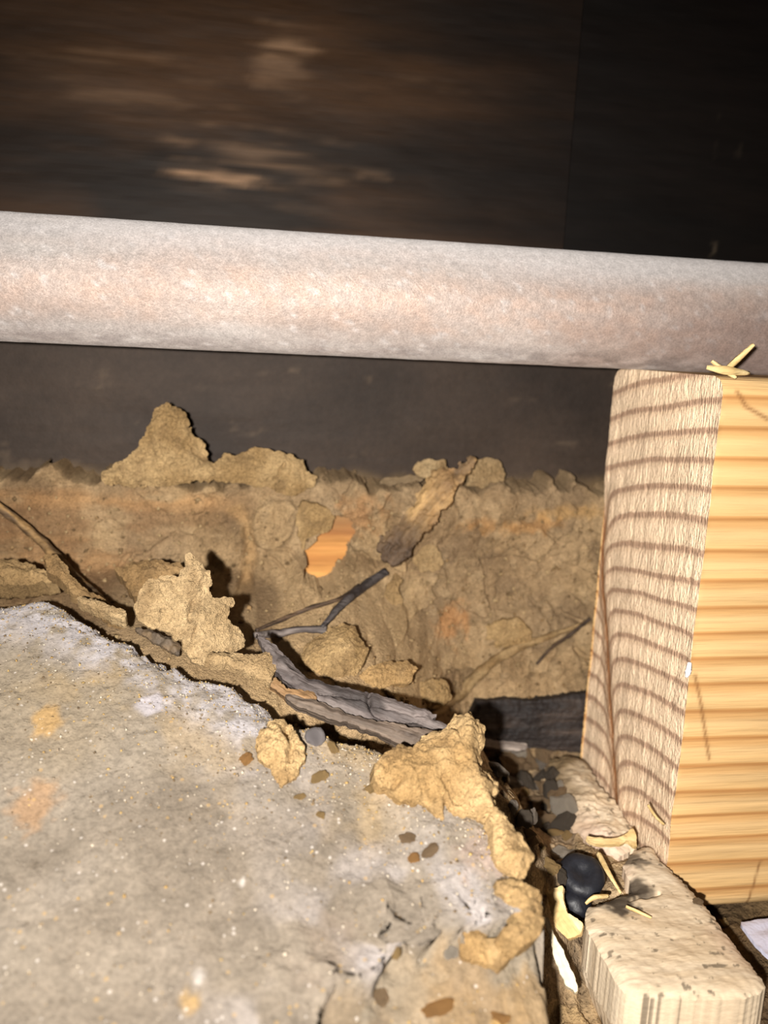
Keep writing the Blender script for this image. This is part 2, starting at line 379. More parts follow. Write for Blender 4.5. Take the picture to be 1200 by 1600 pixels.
# ---- mud bank plastered over the sill plate
def mud_bank():
    x0, x1, z0, z1 = -.215, .200, -.002, .0668
    nz = 290
    xs = np.concatenate([np.linspace(x0, -.065, 200)[:-1], np.linspace(-.065, .09, 620), np.linspace(.09, x1, 120)[1:]]); nx = len(xs)
    X, Zs = np.meshgrid(xs, np.linspace(z0, z1, nz), indexing='ij')
    E3 = np.array([on_plane(p, (0, 0, SA), (0, -SB, 1)) for p in EDGE_PX[:18]])
    ey = np.interp(X, E3[:, 0], E3[:, 1]); ez = np.interp(X, E3[:, 0], E3[:, 2])
    big = fbm(X*60, Zs*60, s=61, o=3)
    d = .0012 + .0014*big
    dm = np.minimum(PY-ey-.004, .040); k = sst(.020, .050, X)
    dm = dm*(1-k)+.0065*k
    zlo = (ez-.007)*(1-k)+.012*k; zhi = .050*(1-k)+.045*k
    d = d + dm*sst(zhi, zlo, Zs+.004*big)
    # overlapping plates of mud: each cell sits at its own level
    wx = X+.0035*fbm(X*130, Zs*130, s=63, o=3); wz = Zs+.0035*fbm(X*130, Zs*130, s=67, o=3)
    d1, d2, cid = cells(wx*95, wz*120, s=71)
    d = d + .0022*(cid-.4) - .0014*sst(.08, .0, d2-d1)*sst(.35, .6, cid)
    d1b, d2b, cidb = cells(wx*330, wz*360, s=75)
    d = d + .0010*(cidb-.5)*sst(-.2, .3, fbm(X*60, Zs*60, s=76, o=2)) - .0007*sst(.10, .0, d2b-d1b)*sst(.6, .8, cidb)
    d = d + .0011*fbm(X*420, Zs*420, s=77, o=4)
    # bare wood at the left, above the broken mud
    bare = sst(-.006, -.024, X+.016*fbm(X*45, Zs*80, s=81)+.5*(.048-Zs))*sst(.041, .046, Zs+.004*fbm(X*70, Zs*70, s=83))*sst(.0625, .060, Zs+.003*fbm(X*90, Zs*90, s=84))
    d = d*(1-.8*bare)+.0003*bare
    hard = d.min()
    tn = Zs+.0030*fbm(X*90, Zs*40, s=85)+.0024*fbm(X*420, Zs*300, s=86)
    d = d*(1-.4*sst(.058, .064, tn))
    pl = lambda P, yy=PY: [(lambda q: (q[0], q[2]))(at_y(p, yy)) for p in P]
    hole = pl([(478, 892), (472, 858), (488, 833), (512, 818), (520, 800), (540, 803), (552, 815), (550, 845), (530, 870), (515, 893), (500, 899)])
    hs = sd_poly(X, Zs, hole)+.0016*fbm(X*380, Zs*380, s=87, o=4)
    rim = sst(-.004, 0, hs)
    d = np.where(hs > 0, -.002, np.maximum(d, .0016*rim)+.0009*rim)
    # bare scratch of wood left of the hole
    sw = pl([(345, 795), (375, 780), (392, 800), (400, 850), (395, 905), (370, 912), (385, 860), (375, 820)])
    ws = sst(-.0008, .001, sd_poly(X, Zs, sw)+.0010*fbm(X*300, Zs*300, s=89))
    d = d*(1-ws)+.0004*ws
    # cracks
    for P, wd, dp in [(c2([(565, 400), (580, 480), (600, 550)]), .0003, .0012), (c2([(950, 555), (985, 620), (1015, 660), (1095, 690)]), .0005, .0022),
                  (c2([(870, 535), (915, 560)]), .0004, .0015), (c2([(900, 600), (950, 660), (975, 710)]), .0003, .001), (c2([(460, 470), (420, 540), (410, 590), (432, 620), (425, 660)]), .0004, .002),
                  (c2([(250, 640), (260, 700), (290, 780), (305, 815)]), .0006, .003), (c2([(590, 880), (612, 960), (605, 1000)]), .0004, .002), (c2([(270, 430), (330, 480)]), .0004, .0015),
                  (c1([(430, 750), (485, 680)]), .0004, .0016), (c1([(600, 545), (612, 550)]), .0009, .003), (c1([(415, 560), (445, 580)]), .0005, .002), (c1([(800, 480), (808, 510), (730, 545)]), .0004, .0018),
                  (c1([(1110, 770), (1140, 810)]), .0004, .0015), (c2([(930, 870), (1000, 790), (1060, 740)]), .0005, .002), (c2([(1060, 780), (1100, 830)]), .0006, .002), (c2([(885, 830), (890, 880)]), .0005, .002)]:
        dd = d_line(X+.0006*fbm(X*500, Zs*500, s=91), Zs+.0006*fbm(X*500, Zs*500, s=93), pl(P))
        d = d - dp*np.exp(-(dd/wd)**2)
    d = np.where(hs > 0, d, np.maximum(d, .0002))
    d = d - .0125*sst(.0636, .0650, tn)
    Yf = PY-d
    c = mix(lin(170, 143, 107), lin(131, 107, 78), .5+1.6*fbm(X*70, Zs*90, s=95))
    c = mix(c, lin(182, 154, 114), .5*sst(.55, .95, cid))
    c = mix(c, lin(116, 95, 72), .6*sst(.05, .5, fbm(X*160, Zs*160, s=97, o=3)))
    c = mix(c, lin(180, 154, 118), .5*sst(.1, .45, fbm(X*330, Zs*330, s=98, o=3)))
    c = mix(c, lin(150, 128, 100), .5*sst(.0, .5, fbm(X*45, Zs*45, s=99, o=2)))
    for p, rx, rz, colr, a in [((700, 962), .0042, .0036, lin(196, 138, 84), .8), ((810, 820), .011, .0018, lin(184, 132, 74), .7), ((900, 800), .010, .0015, lin(196, 152, 90), .6), ((560, 800), .006, .004, lin(176, 120, 68), .6)]:
        q = at_y(p, PY); e = np.hypot((X-q[0])/rx, (Zs-q[2])/rz)+.5*fbm(X*260, Zs*260, s=101)
        c = mix(c, colr, .6*a*sst(1.25, .2, e+.7*fbm(X*700, Zs*700, s=102, o=2)))
    wood = mix(lin(178, 134, 88), lin(118, 86, 58), .5+1.5*fbm(X*12, Zs*330, s=53, o=5))
    c = mix(c, wood, .62*bare*sst(-.45, .1, fbm(X*90, Zs*260, s=105, o=4)+.1))
    c = mix(c, mix(lin(190, 156, 110), lin(158, 122, 80), .5+fbm(X*40, Zs*500, s=103)), ws*.6)
    V = np.stack([X, Yf, Zs], -1).reshape(-1, 3)
    return mk('mud_bank', V, grid_faces(nx, nz), MUD, col=c.reshape(-1, 3))
bank = mud_bank(); tag(bank, 'cracked tan dried mud plastered over the sill plate, with a hole to the wood', 'mud'); tree_of(bank)

# ---- concrete slab with a broken edge, falling towards the viewer
def slab():
    E2 = [tuple(on_slab(p)[:2]) for p in EDGE_PX]
    e0 = E2[0]; e1 = E2[-1]
    poly = [(-.22, e0[1]+.012), (-.10, e0[1]+.006)]+E2+[(e1[0]-.006, -.06), (-.22, -.06)]
    LD = [tuple(on_slab(p)[:2]) for p in LEDGE_PX]+[]
    LD = LD[:-2]+[(e1[0]+.03, -.07), (LD[0][0]-.012, -.07)]
    xs = np.concatenate([np.linspace(-.22, -.06, 130)[:-1], np.linspace(-.06, .045, 300)])
    ys = np.concatenate([np.linspace(-.065, .045, 100)[:-1], np.linspace(.045, .158, 330)])
    X, Y = np.meshgrid(xs, ys, indexing='ij')
    n1 = fbm(X*160, Y*160, s=111, o=4)
    sd = sd_poly(X, Y, poly)+.0011*n1+.0008*fbm(X*500, Y*500, s=113, o=3)
    ls = sd_poly(X, Y, LD)+.0012*fbm(X*220, Y*220, s=115, o=3)+.0007*fbm(X*700, Y*700, s=116, o=2)
    Zt = SA+SB*Y + .0016*fbm(X*28, Y*28, s=117, o=2) + .0005*fbm(X*190, Y*190, s=119, o=3) + .00035*fbm(X*700, Y*700, s=121, o=3)
    Zt = Zt - .0030*np.exp(-np.clip(sd, 0, 1)/.0022)                         # worn arris
    near = np.exp(-np.clip(-ls, 0, 1)/.010)*(ls < .004)
    rx = sst(-.010, .012, X)
    Zt = Zt + rx*near*(.0013*fbm(X*300, Y*260, s=123, o=3)+.0006)
    for P in [[(612, 1450), (606, 1425)], [(660, 1442), (664, 1418)]]:   # chips in the ledge
        q = [tuple(on_slab(p)[:2]) for p in P]
        Zt = Zt - .0009*np.exp(-(d_line(X+.0008*fbm(X*400, Y*400, s=124, o=2), Y, q)/.0006)**2)
    drop = sst(0, .0007, ls)
    Zt = Zt - drop*(.0040+.0009*fbm(X*260, Y*260, s=127, o=4)+.0020*sst(0, .010, ls))
    gx = np.gradient(ls, xs, axis=0); gy = np.gradient(ls, ys, axis=1); gl = np.hypot(gx, gy)+1e-9
    lip = sst(-.0022, -.0002, ls)*sst(.00045, .0001, ls)*.0026*(.5+.8*sst(-.4, .4, vn(X*140, Y*140, s=128)))
    XL = X+lip*gx/gl; YL = Y+lip*gy/gl        # the broken lip overhangs its foot
    cl = sst(.0004, -.0034, sd)
    Z = Zt*(1-cl)+(-.003)*cl
    keep = sd > -.0046
    c = mix(lin(128, 118, 105), lin(107, 97, 85), .5+1.5*fbm(X*55, Y*55, s=131, o=4))
    c = mix(c, lin(128, 113, 90), .45*sst(.0, .5, fbm(X*35+3, Y*35, s=133, o=3)))
    c = mix(c, lin(148, 140, 132), .35*sst(.1, .6, fbm(X*50+9, Y*50, s=135, o=3)))
    ew = sst(.012, .004, sd+.005*fbm(X*130, Y*130, s=137, o=3))*sst(.016, .000, X)
    c = mix(c, lin(160, 155, 157), .85*ew*sst(-.5, .15, fbm(X*420, Y*420, s=138, o=3)))
    c = mix(c, lin(150, 128, 94), .55*sst(.022, .008, sd)*sst(-.1, .3, fbm(X*160, Y*160, s=139, o=3))*(1-ew))
    c = mix(c, lin(118, 107, 91), .85*drop)
    c = mix(c, lin(104, 88, 68), .6*drop*sst(.1, .4, fbm(X*260, Y*260, s=141, o=3)))
    c = mix(c, lin(154, 148, 147), .7*near*(1-drop)*sst(-.2, .3, fbm(X*200, Y*200, s=143, o=2))*rx)
    c = mix(c, lin(150, 120, 78), .45*drop*sst(.02, .006, sd)*sst(-.1, .2, fbm(X*180, Y*180, s=145, o=3)))
    for p, r, colr, a in [((72, 1118), .0022, lin(208, 164, 96), .75), ((50, 1250), .0032, lin(190, 142, 92), .6), ((302, 1564), .0011, lin(206, 166, 100), .7), ((236, 1100), .0016, lin(214, 208, 216), .8),
                          ((68, 1053), .0009, lin(112, 98, 82), .8), ((54, 1339), .0008, lin(110, 98, 84), .8), ((346, 1280), .0007, lin(110, 100, 86), .8), ((310, 1528), .0006, lin(226, 220, 214), .5), ((378, 1379), .0004, lin(232, 226, 220), .6),
                          ((520, 1475), .0035, lin(146, 128, 112), .5), ((740, 1470), .003, lin(136, 116, 92), .6), ((640, 1310), .004, lin(152, 140, 124), .6), ((750, 1340), .0030, lin(184, 160, 148), .6), ((596, 1560), .0014, lin(122, 100, 74), .8), ((790, 1535), .0010, lin(210, 168, 96), .8), ((440, 1340), .004, lin(148, 136, 122), .5)]:
        q = on_slab(p); e = np.hypot(X-q[0], (Y-q[1])*.8)/r+.6*fbm(X*420, Y*420, s=147, o=3)
        c = mix(c, .62*np.asarray(colr), .8*a*sst(1.25, .4, e+.5*fbm(X*900, Y*900, s=148, o=2)))
    c = mix(c, lin(100, 86, 66), cl)
    F = grid_faces(*X.shape); k = keep.ravel()
    F = F[k[F].all(1)]
    used = np.unique(F); idx = np.full(X.size, -1); idx[used] = np.arange(len(used))
    return mk('concrete_slab', np.stack([XL, YL, Z], -1).reshape(-1, 3)[used], idx[F], CONC, col=c.reshape(-1, 3)[used])
slab_o = slab(); tag(slab_o, 'grey concrete slab with a chipped sloping edge, filling the lower left', 'concrete slab'); tree_of(slab_o)

# ================================================================== OBJECTS
# ---- pipe resting on the lumber
PR, PYC, PZC = .0098, .1467, .0890+.0098
def pipe():
    me = []
    na, nx = 96, 640
    xs = np.linspace(-.22, .30, nx)
    A = np.linspace(0, 2*np.pi, na, endpoint=False)
    X, T = np.meshgrid(xs, A, indexing='ij')
    cx, cz = np.cos(T), np.sin(T)
    R = PR + .00004*fbm(X*500, cx*4, cz*4, s=151, o=3)
    V = np.stack([X, PYC+R*cx, PZC+R*cz], -1).reshape(-1, 3)
    i = np.arange(nx*na).reshape(nx, na); j = np.roll(i, -1, 1)
    F = np.stack([i[:-1], i[1:], j[1:], j[:-1]], -1).reshape(-1, 4).tolist()
    F += [i[0].tolist(), i[-1][::-1].tolist()]
    n = fbm(X*70, cx*2.2, cz*2.2, s=153, o=4); n2 = fbm(X*380, cx*6, cz*6, s=155, o=3)
    copper = sst(-.25, .55, fbm(X*22, cx*1.3, cz*1.3, s=157, o=3)+.75*np.exp(-((T-np.pi*1.06)/.55)**2)-.25)
    c = mix(lin(186, 179, 175), lin(164, 154, 149), .5+.9*n)
    c = mix(c, lin(192, 160, 140), .55*copper*(.55+.45*sst(-.4, .4, n2)))
    c = mix(c, lin(206, 200, 198), .6*sst(.3, .55, fbm(X*900, cx*11, cz*11, s=159, o=3)))
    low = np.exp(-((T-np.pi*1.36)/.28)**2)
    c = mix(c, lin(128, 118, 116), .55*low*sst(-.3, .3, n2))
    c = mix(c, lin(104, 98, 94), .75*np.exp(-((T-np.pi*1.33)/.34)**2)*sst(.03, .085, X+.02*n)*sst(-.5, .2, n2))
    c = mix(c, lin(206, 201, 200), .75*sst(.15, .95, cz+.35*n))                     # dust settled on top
    c = mix(c, lin(132, 112, 104), .85*sst(.040, .105, X+.02*n)*sst(.7, -.2, cz))      # darker and browner towards the right, below the top
    mt = material('dull_metal_pipe', .58, .5, metallic=.25, dusty=1.0, gain=.88, vary=[(900, .84, 1.14), (3400, .74, 1.22)], bumps=[(2500, .00012, 5), (6000, .00007, 2)])
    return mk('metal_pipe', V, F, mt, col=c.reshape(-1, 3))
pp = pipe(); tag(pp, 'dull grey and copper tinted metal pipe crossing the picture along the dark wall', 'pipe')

# ---- new sawn lumber at the right
LX, LY0, LY1, LH = .0708, .1184, .1564, .0890
def lumber():
    r = .003; nz, ny = 230, 110
    zs = np.concatenate([np.linspace(0, r, 8)[:-1], np.linspace(r, LH-r, nz-14), np.linspace(LH-r, LH, 8)[1:]])
    dz = np.maximum(np.maximum(r-zs, zs-(LH-r)), 0); ins = r-np.sqrt(np.maximum(r*r-dz*dz, 0))
    G = [at := on_plane(p, (LX, 0, 0), (1, 0, 0)) for p in [(946, 785), (937, 850), (938, 920), (945, 1000), (949, 1090), (955, 1180), (958, 1260), (962, 1340)]]
    gz = np.array([g[2] for g in G]); gy = np.array([g[1] for g in G]); o_ = np.argsort(gz)
    def fields(y, z, x):
        gyy = np.interp(z, gz[o_], gy[o_]); dist = np.abs(y-gyy)
        act = sst(gz.max()+.006, gz.max()-.008, z)*sst(.0, .004, z+.002)
        act2 = sst(gz.max()+.004, gz.max()-.004, z)
        y_l = LY1*(1-act2)+np.minimum(gyy, LY1)*act2
        t = np.clip((y_l-y)/(y_l-LY0), 0, 1)
        u = z - .0061*(1-(1-t)**1.7) - .22*act2*(LY1-np.maximum(y, gyy)) + .0085*act*np.exp(-dist/np.where(y > gyy, .0022, .0019)) + .0006*fbm(y*60, z*60, s=161, o=2) + .0010*fbm(x*9, z*50+y*20, s=163, o=2)+.0010*vn(z*70, y*20, s=165)
        return u/.0047, act*np.exp(-(dist/np.where(y > gyy, .0030, .0022))**2)*(.55+.45*np.exp(-(dist/.0009)**2)), gyy, act
    V = []; F = []; ring = []; cut = []; gr = []; scar = []
    def add(P, iscut, x):
        off = sum(len(v) for v in V); nu, nv = P.shape[:2]
        u, g, _, _ = fields(P[..., 1], P[..., 2], x)
        V.append(P.reshape(-1, 3)); F.append(grid_faces(nu, nv, off))
        ring.append(u.ravel()); cut.append(np.full(u.size, iscut)); gr.append((g*iscut).ravel())
        s = np.zeros(u.shape)
        if not iscut:
            for pts, wd in [([(1086, 1055), (1095, 1100), (1108, 1185)], .00028), ([(1188, 1345), (1172, 1400), (1168, 1430)], .0002), ([(1152, 612), (1165, 635), (1200, 655)], .0003)]:
                q = [(lambda a: (a[0], a[2]))(at_y(p, LY0)) for p in pts]
                s = np.maximum(s, .8*np.exp(-(d_line(P[..., 0], P[..., 2], q)/wd)**2))
        scar.append(s.ravel())
    # sawn end
    T = np.linspace(0, 1, ny)
    Zg, Tg = np.meshgrid(zs, T, indexing='ij')
    y0 = (LY1-ins)[:, None]; y1 = (LY0+ins)[:, None]
    Yg = y0+(y1-y0)*Tg
    _, g, gyy, act = fields(Yg, Zg, LX)
    Xg = LX + .0007*g + .0008*act*sst(.0, .004, Yg-gyy) + .00025*fbm(Yg*700, Zg*160, s=167, o=3)
    add(np.stack([Xg, Yg, Zg], -1), 1.0, LX)
    xf = np.concatenate([[0], np.linspace(.0004, .06, 150), np.linspace(.064, .24, 40)])
    def side(col, ysign):
        ed = np.stack([Xg[:, col], Yg[:, col], Zg[:, col]], -1)
        P = np.repeat(ed[None], len(xf), 0).copy(); P[1:, :, 0] = LX+xf[1:, None]
        P[1:, :, 1] += ysign*.00022*fbm(P[1:, :, 0]*60, P[1:, :, 2]*900, s=169, o=3)
        return P if ysign < 0 else P[:, ::-1]
    add(side(-1, -1), 0.0, LX+np.repeat(xf[:, None], len(zs), 1))
    add(side(0, 1), 0.0, LX+np.repeat(xf[:, None], len(zs), 1))
    for row in (0, -1):
        ed = np.stack([Xg[row], Yg[row], Zg[row]], -1)
        P = np.repeat(ed[None], len(xf), 0).copy(); P[1:, :, 0] = LX+xf[1:, None]
        if row == 0: P = P[:, ::-1]
        else: P = P
        add(P[:, ::-1], 0.0, LX+np.repeat(xf[:, None], ny, 1))
    P = np.stack([np.full_like(Yg, LX+.24), Yg, Zg], -1)[:, ::-1]
    add(P, 1.0, LX+.24)
    return mk('lumber', np.vstack(V), np.vstack(F), LUMB, attrs={'ring': np.concatenate(ring), 'cut': np.concatenate(cut), 'groove': np.concatenate(gr), 'scar': np.concatenate(scar)}, smooth=False)
lum = lumber(); tag(lum, 'new sawn pine lumber on edge with dark growth rings on its cut end', 'lumber'); tree_of(lum)

# ---- solids grown from an outline: flakes, clumps, splinters
def frame(o, n, a=None):
    n = np.asarray(n, float); n = n/np.linalg.norm(n)
    if a is None: a = np.array([1.0, 0, 0])
    u = a-n*np.dot(a, n); u = u/np.linalg.norm(u); v = np.cross(n, u)
    return u, v, n
def solid(name, poly_px, o, n, mat, colf, dome=.002, dome_w=.003, rim=.0004, back=.001, rough=.0006, jag=.0005, res=.00022, axis=None, seed=0,
          cracks=(), curl=None, ridge=None, fine=.0003, plates=0.0, gran=.00028, parent=None):
    o = np.asarray(o, float)
    if axis is not None: a = on_plane(axis[1], o, n)-on_plane(axis[0], o, n)
    else: a = None
    u, v, n = frame(o, n, a)
    to2 = lambda p: (lambda q: (np.dot(q-o, u), np.dot(q-o, v)))(on_plane(p, o, n))
    P = np.array([to2(p) for p in poly_px])
    lo = P.min(0)-.002; hi = P.max(0)+.002
    nu = int((hi[0]-lo[0])/res)+2; nv = int((hi[1]-lo[1])/res)+2
    X, Y = np.meshgrid(lo[0]+res*np.arange(nu), lo[1]+res*np.arange(nv), indexing='ij')
    s0 = seed*13+200
    sd = sd_poly(X, Y, P)+jag*fbm(X*450, Y*450, s=s0, o=4)+.7*jag*fbm(X*1300, Y*1300, s=s0+5, o=2)
    ins = sd > 0
    cell = ins[:-1, :-1] & ins[1:, :-1] & ins[1:, 1:] & ins[:-1, 1:]
    F = grid_faces(nu, nv)[cell.ravel()]
    cnt = np.zeros(nu*nv, int); np.add.at(cnt, F.ravel(), 1)
    used = np.unique(F); bnd = (cnt > 0) & (cnt < 4)
    gx, gy = np.gradient(sd, res); gl = np.hypot(gx, gy)+1e-9
    mv = np.where(bnd.reshape(nu, nv), np.clip(sd, 0, 1.1*res), 0)
    X2 = X-mv*gx/gl; Y2 = Y-mv*gy/gl
    s_ = np.clip(sd, 0, None)
    k = 1-np.exp(-s_/dome_w)
    h = rim+dome*k + rough*fbm(X*260, Y*260, s=s0+11, o=4)*(.35+.65*k) + fine*fbm(X*1100, Y*1100, s=s0+17, o=4)
    if mat is MUD:
        g1, g2, gi = cells(X*1000, Y*1000, s=s0+61); h = h + gran*((gi-.5)-1.2*sst(.16, .0, g2-g1))*np.minimum(1, s_/.0006)
    if plates:
        a1, a2, ci = cells((X+.002*fbm(X*200, Y*200, s=s0+19, o=2))*220, Y*220, s=s0+21)
        h = h+plates*(ci-.5)*np.minimum(1, s_/.0008)
    for C, wd, dp in cracks:
        q = [to2(p) for p in C]
        dd = d_line(X+.0005*fbm(X*600, Y*600, s=s0+23, o=2), Y+.0005*fbm(X*600, Y*600, s=s0+29, o=2), q)
        h = h-dp*np.exp(-(dd/wd)**2)
    if ridge is not None:
        for C, wd, dp in ridge:
            h = h+dp*np.exp(-(d_line(X, Y, [to2(p) for p in C])/wd)**2)*np.minimum(1, s_/.001)
    off = curl(X, Y) if curl is not None else 0*X
    zb = off-back*(.55+.45*np.minimum(1, s_/.001)); zf = off+np.maximum(h, -back*.4)
    nz = nu*nv
    idx = np.full(nz, -1); idx[used] = np.arange(len(used)); U = len(used)
    Vf = np.stack([X2, Y2, zf], -1).reshape(-1, 3)[used]; Vb = np.stack([X2, Y2, zb], -1).reshape(-1, 3)[used]
    Ft = idx[F]; Fb = Ft[:, ::-1]+U
    ee = np.concatenate([np.stack([Ft[:, i], Ft[:, (i+1) % 4]], -1) for i in range(4)])
    key = ee[:, 0].astype(np.int64)*U+ee[:, 1]; rev = ee[:, 1].astype(np.int64)*U+ee[:, 0]
    E_ = ee[~np.isin(key, rev)]; bi = np.unique(E_); im = np.full(U, -1); im[bi] = np.arange(len(bi)); K = len(bi)
    ea, eb = im[E_[:, 0]]+2*U, im[E_[:, 1]]+2*U
    Fs = np.stack([eb, ea, ea+K, eb+K], -1)
    c = colf(X, Y, s0, h).reshape(-1, 3)[used]
    M = Matrix.Identity(4)
    for i in range(3): M[i][0], M[i][1], M[i][2], M[i][3] = u[i], v[i], n[i], o[i]
    return mk(name, np.vstack([Vf, Vb, Vf[bi], Vb[bi]]), np.vstack([Ft, Fb, Fs]), mat, col=np.vstack([c, c, c[bi], c[bi]]), matrix=M, parent=parent)

def mudcol(a=(184, 157, 116), b=(158, 130, 92), d=(124, 100, 70), amt=.35):
    A, B, D = lin(*a), lin(*b), lin(*d)
    def f(X, Y, s, h):
        c = mix(A, B, .5+1.5*fbm(X*180, Y*180, s=s+31, o=4))
        return mix(c, D, 1.3*amt*sst(.1, .5, fbm(X*420, Y*420, s=s+37, o=3)))
    return f
def fibre(a, b, d=None):
    A, B = lin(*a), lin(*b); D = lin(*(d or b))
    def f(X, Y, s, h):
        c = mix(A, B, .5+1.7*fbm(X*50, Y*700, s=s+41, o=4))
        return mix(c, D, .7*sst(.2, .5, fbm(X*120, Y*260, s=s+43, o=3)))
    return f
BR = mudcol((178, 153, 116), (152, 127, 92)); BROWN = mudcol((178, 150, 108), (154, 126, 86), (124, 100, 70)); DULL = mudcol((166, 140, 102), (144, 118, 82), (118, 96, 68))
YEL = mudcol((184, 155, 112), (158, 128, 86), (118, 93, 62), .4)

# flakes standing on the sill plate against the dark wall
PK = c1([(378, 385), (410, 355), (468, 335), (530, 280), (555, 205), (597, 128), (628, 112), (680, 145), (702, 190), (727, 250), (763, 275), (775, 318), (800, 345), (845, 310), (880, 318), (925, 295), (970, 280), (1015, 302), (1090, 305), (1130, 340),
         (1150, 375), (1195, 395), (1180, 415), (1140, 442), (1105, 465), (1060, 450), (960, 430), (840, 415), (700, 418), (575, 430), (460, 432), (400, 420)])
tag(solid('mud_flake', PK, at_y((320, 720), .1655), (0.05, -1, .12), MUD, BROWN, dome=.0022, dome_w=.0025, rim=.0008, back=.0022, rough=.0016, jag=.0007, seed=1, plates=.0008,
          cracks=[(c1([(1055, 350), (1045, 385), (1025, 400)]), .0003, .0014), (c1([(720, 290), (760, 330), (800, 355)]), .0003, .0012), (c1([(430, 400), (460, 440)]), .0003, .001)]),
    'tall peaked tan mud flake standing on the sill against the dark wall', 'mud flake')
tag(solid('mud_flake', c2([(668, 190), (680, 130), (706, 90), (760, 82), (798, 102), (812, 145), (808, 185), (745, 200)]), at_y((760, 740), .1685), (.1, -1, .2), MUD, mudcol((170, 146, 110), (146, 122, 88)), dome=.0012, back=.0012, rough=.0004, seed=2),
    'small rounded greyish mud flake at the top end of the bark strip', 'mud flake')
tag(solid('mud_flake', c2([(470, 130), (490, 100), (540, 90), (585, 98), (605, 130), (590, 160), (520, 165), (490, 155)]), at_y((675, 735), .1685), (-.1, -1, .3), MUD, mudcol((180, 156, 118), (150, 124, 88)), dome=.0010, back=.0010, rough=.0006, seed=3),
    'little pale mud crumb on the sill beside the bark strip top', 'mud flake')
tag(solid('wood_chip', c2([(330, 190), (345, 165), (480, 155), (520, 160), (500, 178), (400, 188)]), at_y((625, 752), .1690), (0, -.9, .5), PALEW, fibre((142, 122, 92), (112, 94, 70)), dome=.0005, back=.0008, rough=.0002, seed=4, axis=[(590, 755), (655, 748)]),
    'thin flat greyish chip lying on the sill edge below the dark wall', 'wood chip')
# bark strip leaning over the mud
BK = c2([(470, 250), (505, 190), (540, 130), (640, 120), (690, 85), (712, 88), (690, 130), (665, 165), (600, 260), (530, 350), (470, 425), (430, 470), (395, 495), (360, 475), (325, 420), (345, 385), (395, 350), (430, 300)])
tag(solid('bark_strip', BK, at_y((665, 800), .1605), (-.25, -.85, .45), GREYW, lambda X, Y, s, h: mix(mix(mix(lin(166, 134, 90), lin(126, 98, 66), .5+1.5*fbm(X*120, Y*300, s=s, o=3)), lin(84, 66, 50), .7*sst(.1, .4, fbm(X*260, Y*260, s=s+9, o=3))), lin(72, 58, 48), sst(-.002, -.009, X+.004*fbm(X*200, Y*200, s=s+3, o=3))*.8),
          dome=.0009, dome_w=.0012, back=.0014, rough=.0016, jag=.0009, plates=.0008, seed=5, axis=[(600, 880), (735, 720)]),
    'brown mud smeared bark strip leaning diagonally across the mud to the wall', 'bark strip')

# twigs
def tube(name, pts, rad, mat, colf, sides=10, wob=.5, seed=0, steps=9):
    pts = np.array(pts, float); rad = np.array(rad, float); n = len(pts)
    tt = np.linspace(0, n-1, (n-1)*steps+1); Q = []; R = []
    for t in tt:
        i = min(int(t), n-2); f = t-i
        p0, p1, p2, p3 = pts[max(i-1, 0)], pts[i], pts[i+1], pts[min(i+2, n-1)]
        Q.append(.5*((2*p1)+(-p0+p2)*f+(2*p0-5*p1+4*p2-p3)*f*f+(-p0+3*p1-3*p2+p3)*f**3)); R.append(rad[i]*(1-f)+rad[i+1]*f)
    Q = np.array(Q); R = np.array(R); V = []; C = []
    T = np.gradient(Q, axis=0); T /= np.linalg.norm(T, axis=1)[:, None]
    up = np.array([0.1, .2, 1.0])
    A = np.linspace(0, 2*np.pi, sides, endpoint=False)
    L_ = np.cumsum(np.r_[0, np.linalg.norm(np.diff(Q, axis=0), axis=1)])
    for q, r, t, l in zip(Q, R, T, L_):
        e1 = np.cross(t, up); e1 /= np.linalg.norm(e1); e2 = np.cross(t, e1)
        rr = r*(1+wob*fbm(np.full(sides, l*500), np.cos(A)*1.5, np.sin(A)*1.5, s=seed+301, o=3))
        V.append(q+rr[:, None]*(np.cos(A)[:, None]*e1+np.sin(A)[:, None]*e2))
        C.append(colf(np.full(sides, l), A, seed))
    V = np.vstack(V); C = np.vstack(C); m_ = len(Q)
    F = []
    for i in range(m_-1):
        for j in range(sides):
            a, b = i*sides+j, i*sides+(j+1) % sides
            F.append([a, b, b+sides, a+sides])
    F += [list(range(sides))[::-1], [(m_-1)*sides+j for j in range(sides)]]
    return mk(name, V, F, mat, col=C)
def twigcol(a, b):
    A, B = lin(*a), lin(*b)
    return lambda l, t, s: mix(A, B, .5+1.8*fbm(l*300, np.cos(t)*2, np.sin(t)*2, s=s+7, o=3))
def near(p, lift=.0006):
    q, nn = hit(p); r = ray(p); return q - r/np.linalg.norm(r)*lift
TW = twigcol((112, 94, 76), (62, 50, 42))
tag(tube('twig', [near((-70, 745), .004), near((-10, 786), .004), near((60, 842), .005), near((120, 905), .006), near((165, 945), .006), near((198, 972), .006)], [.0008, .0008, .0009, .0010, .0008, .0004], GREYW, twigcol((150, 118, 76), (84, 66, 48)), seed=11),
    'straight brown twig sloping down from the left edge to the slab', 'twig')
tag(tube('twig', [near((602, 893), .0018), near((575, 912), .0022), near((540, 940), .0026), near((503, 980), .003)], [.00085, .0009, .0008, .0004], GREYW, twigcol((84, 78, 76), (48, 42, 42)), seed=12),
    'short blackish twig with a blunt end below the bark strip', 'twig')
tag(tube('rootlet', [near((510, 983), .0015), near((470, 984), .0018), near((435, 990), .002), near((398, 992), .003)], [.0007, .0006, .0007, .0005], GREYW, twigcol((120, 110, 104), (84, 76, 74)), seed=13),
    'short flat grey rootlet joining the blackish twig at its lower end', 'rootlet')
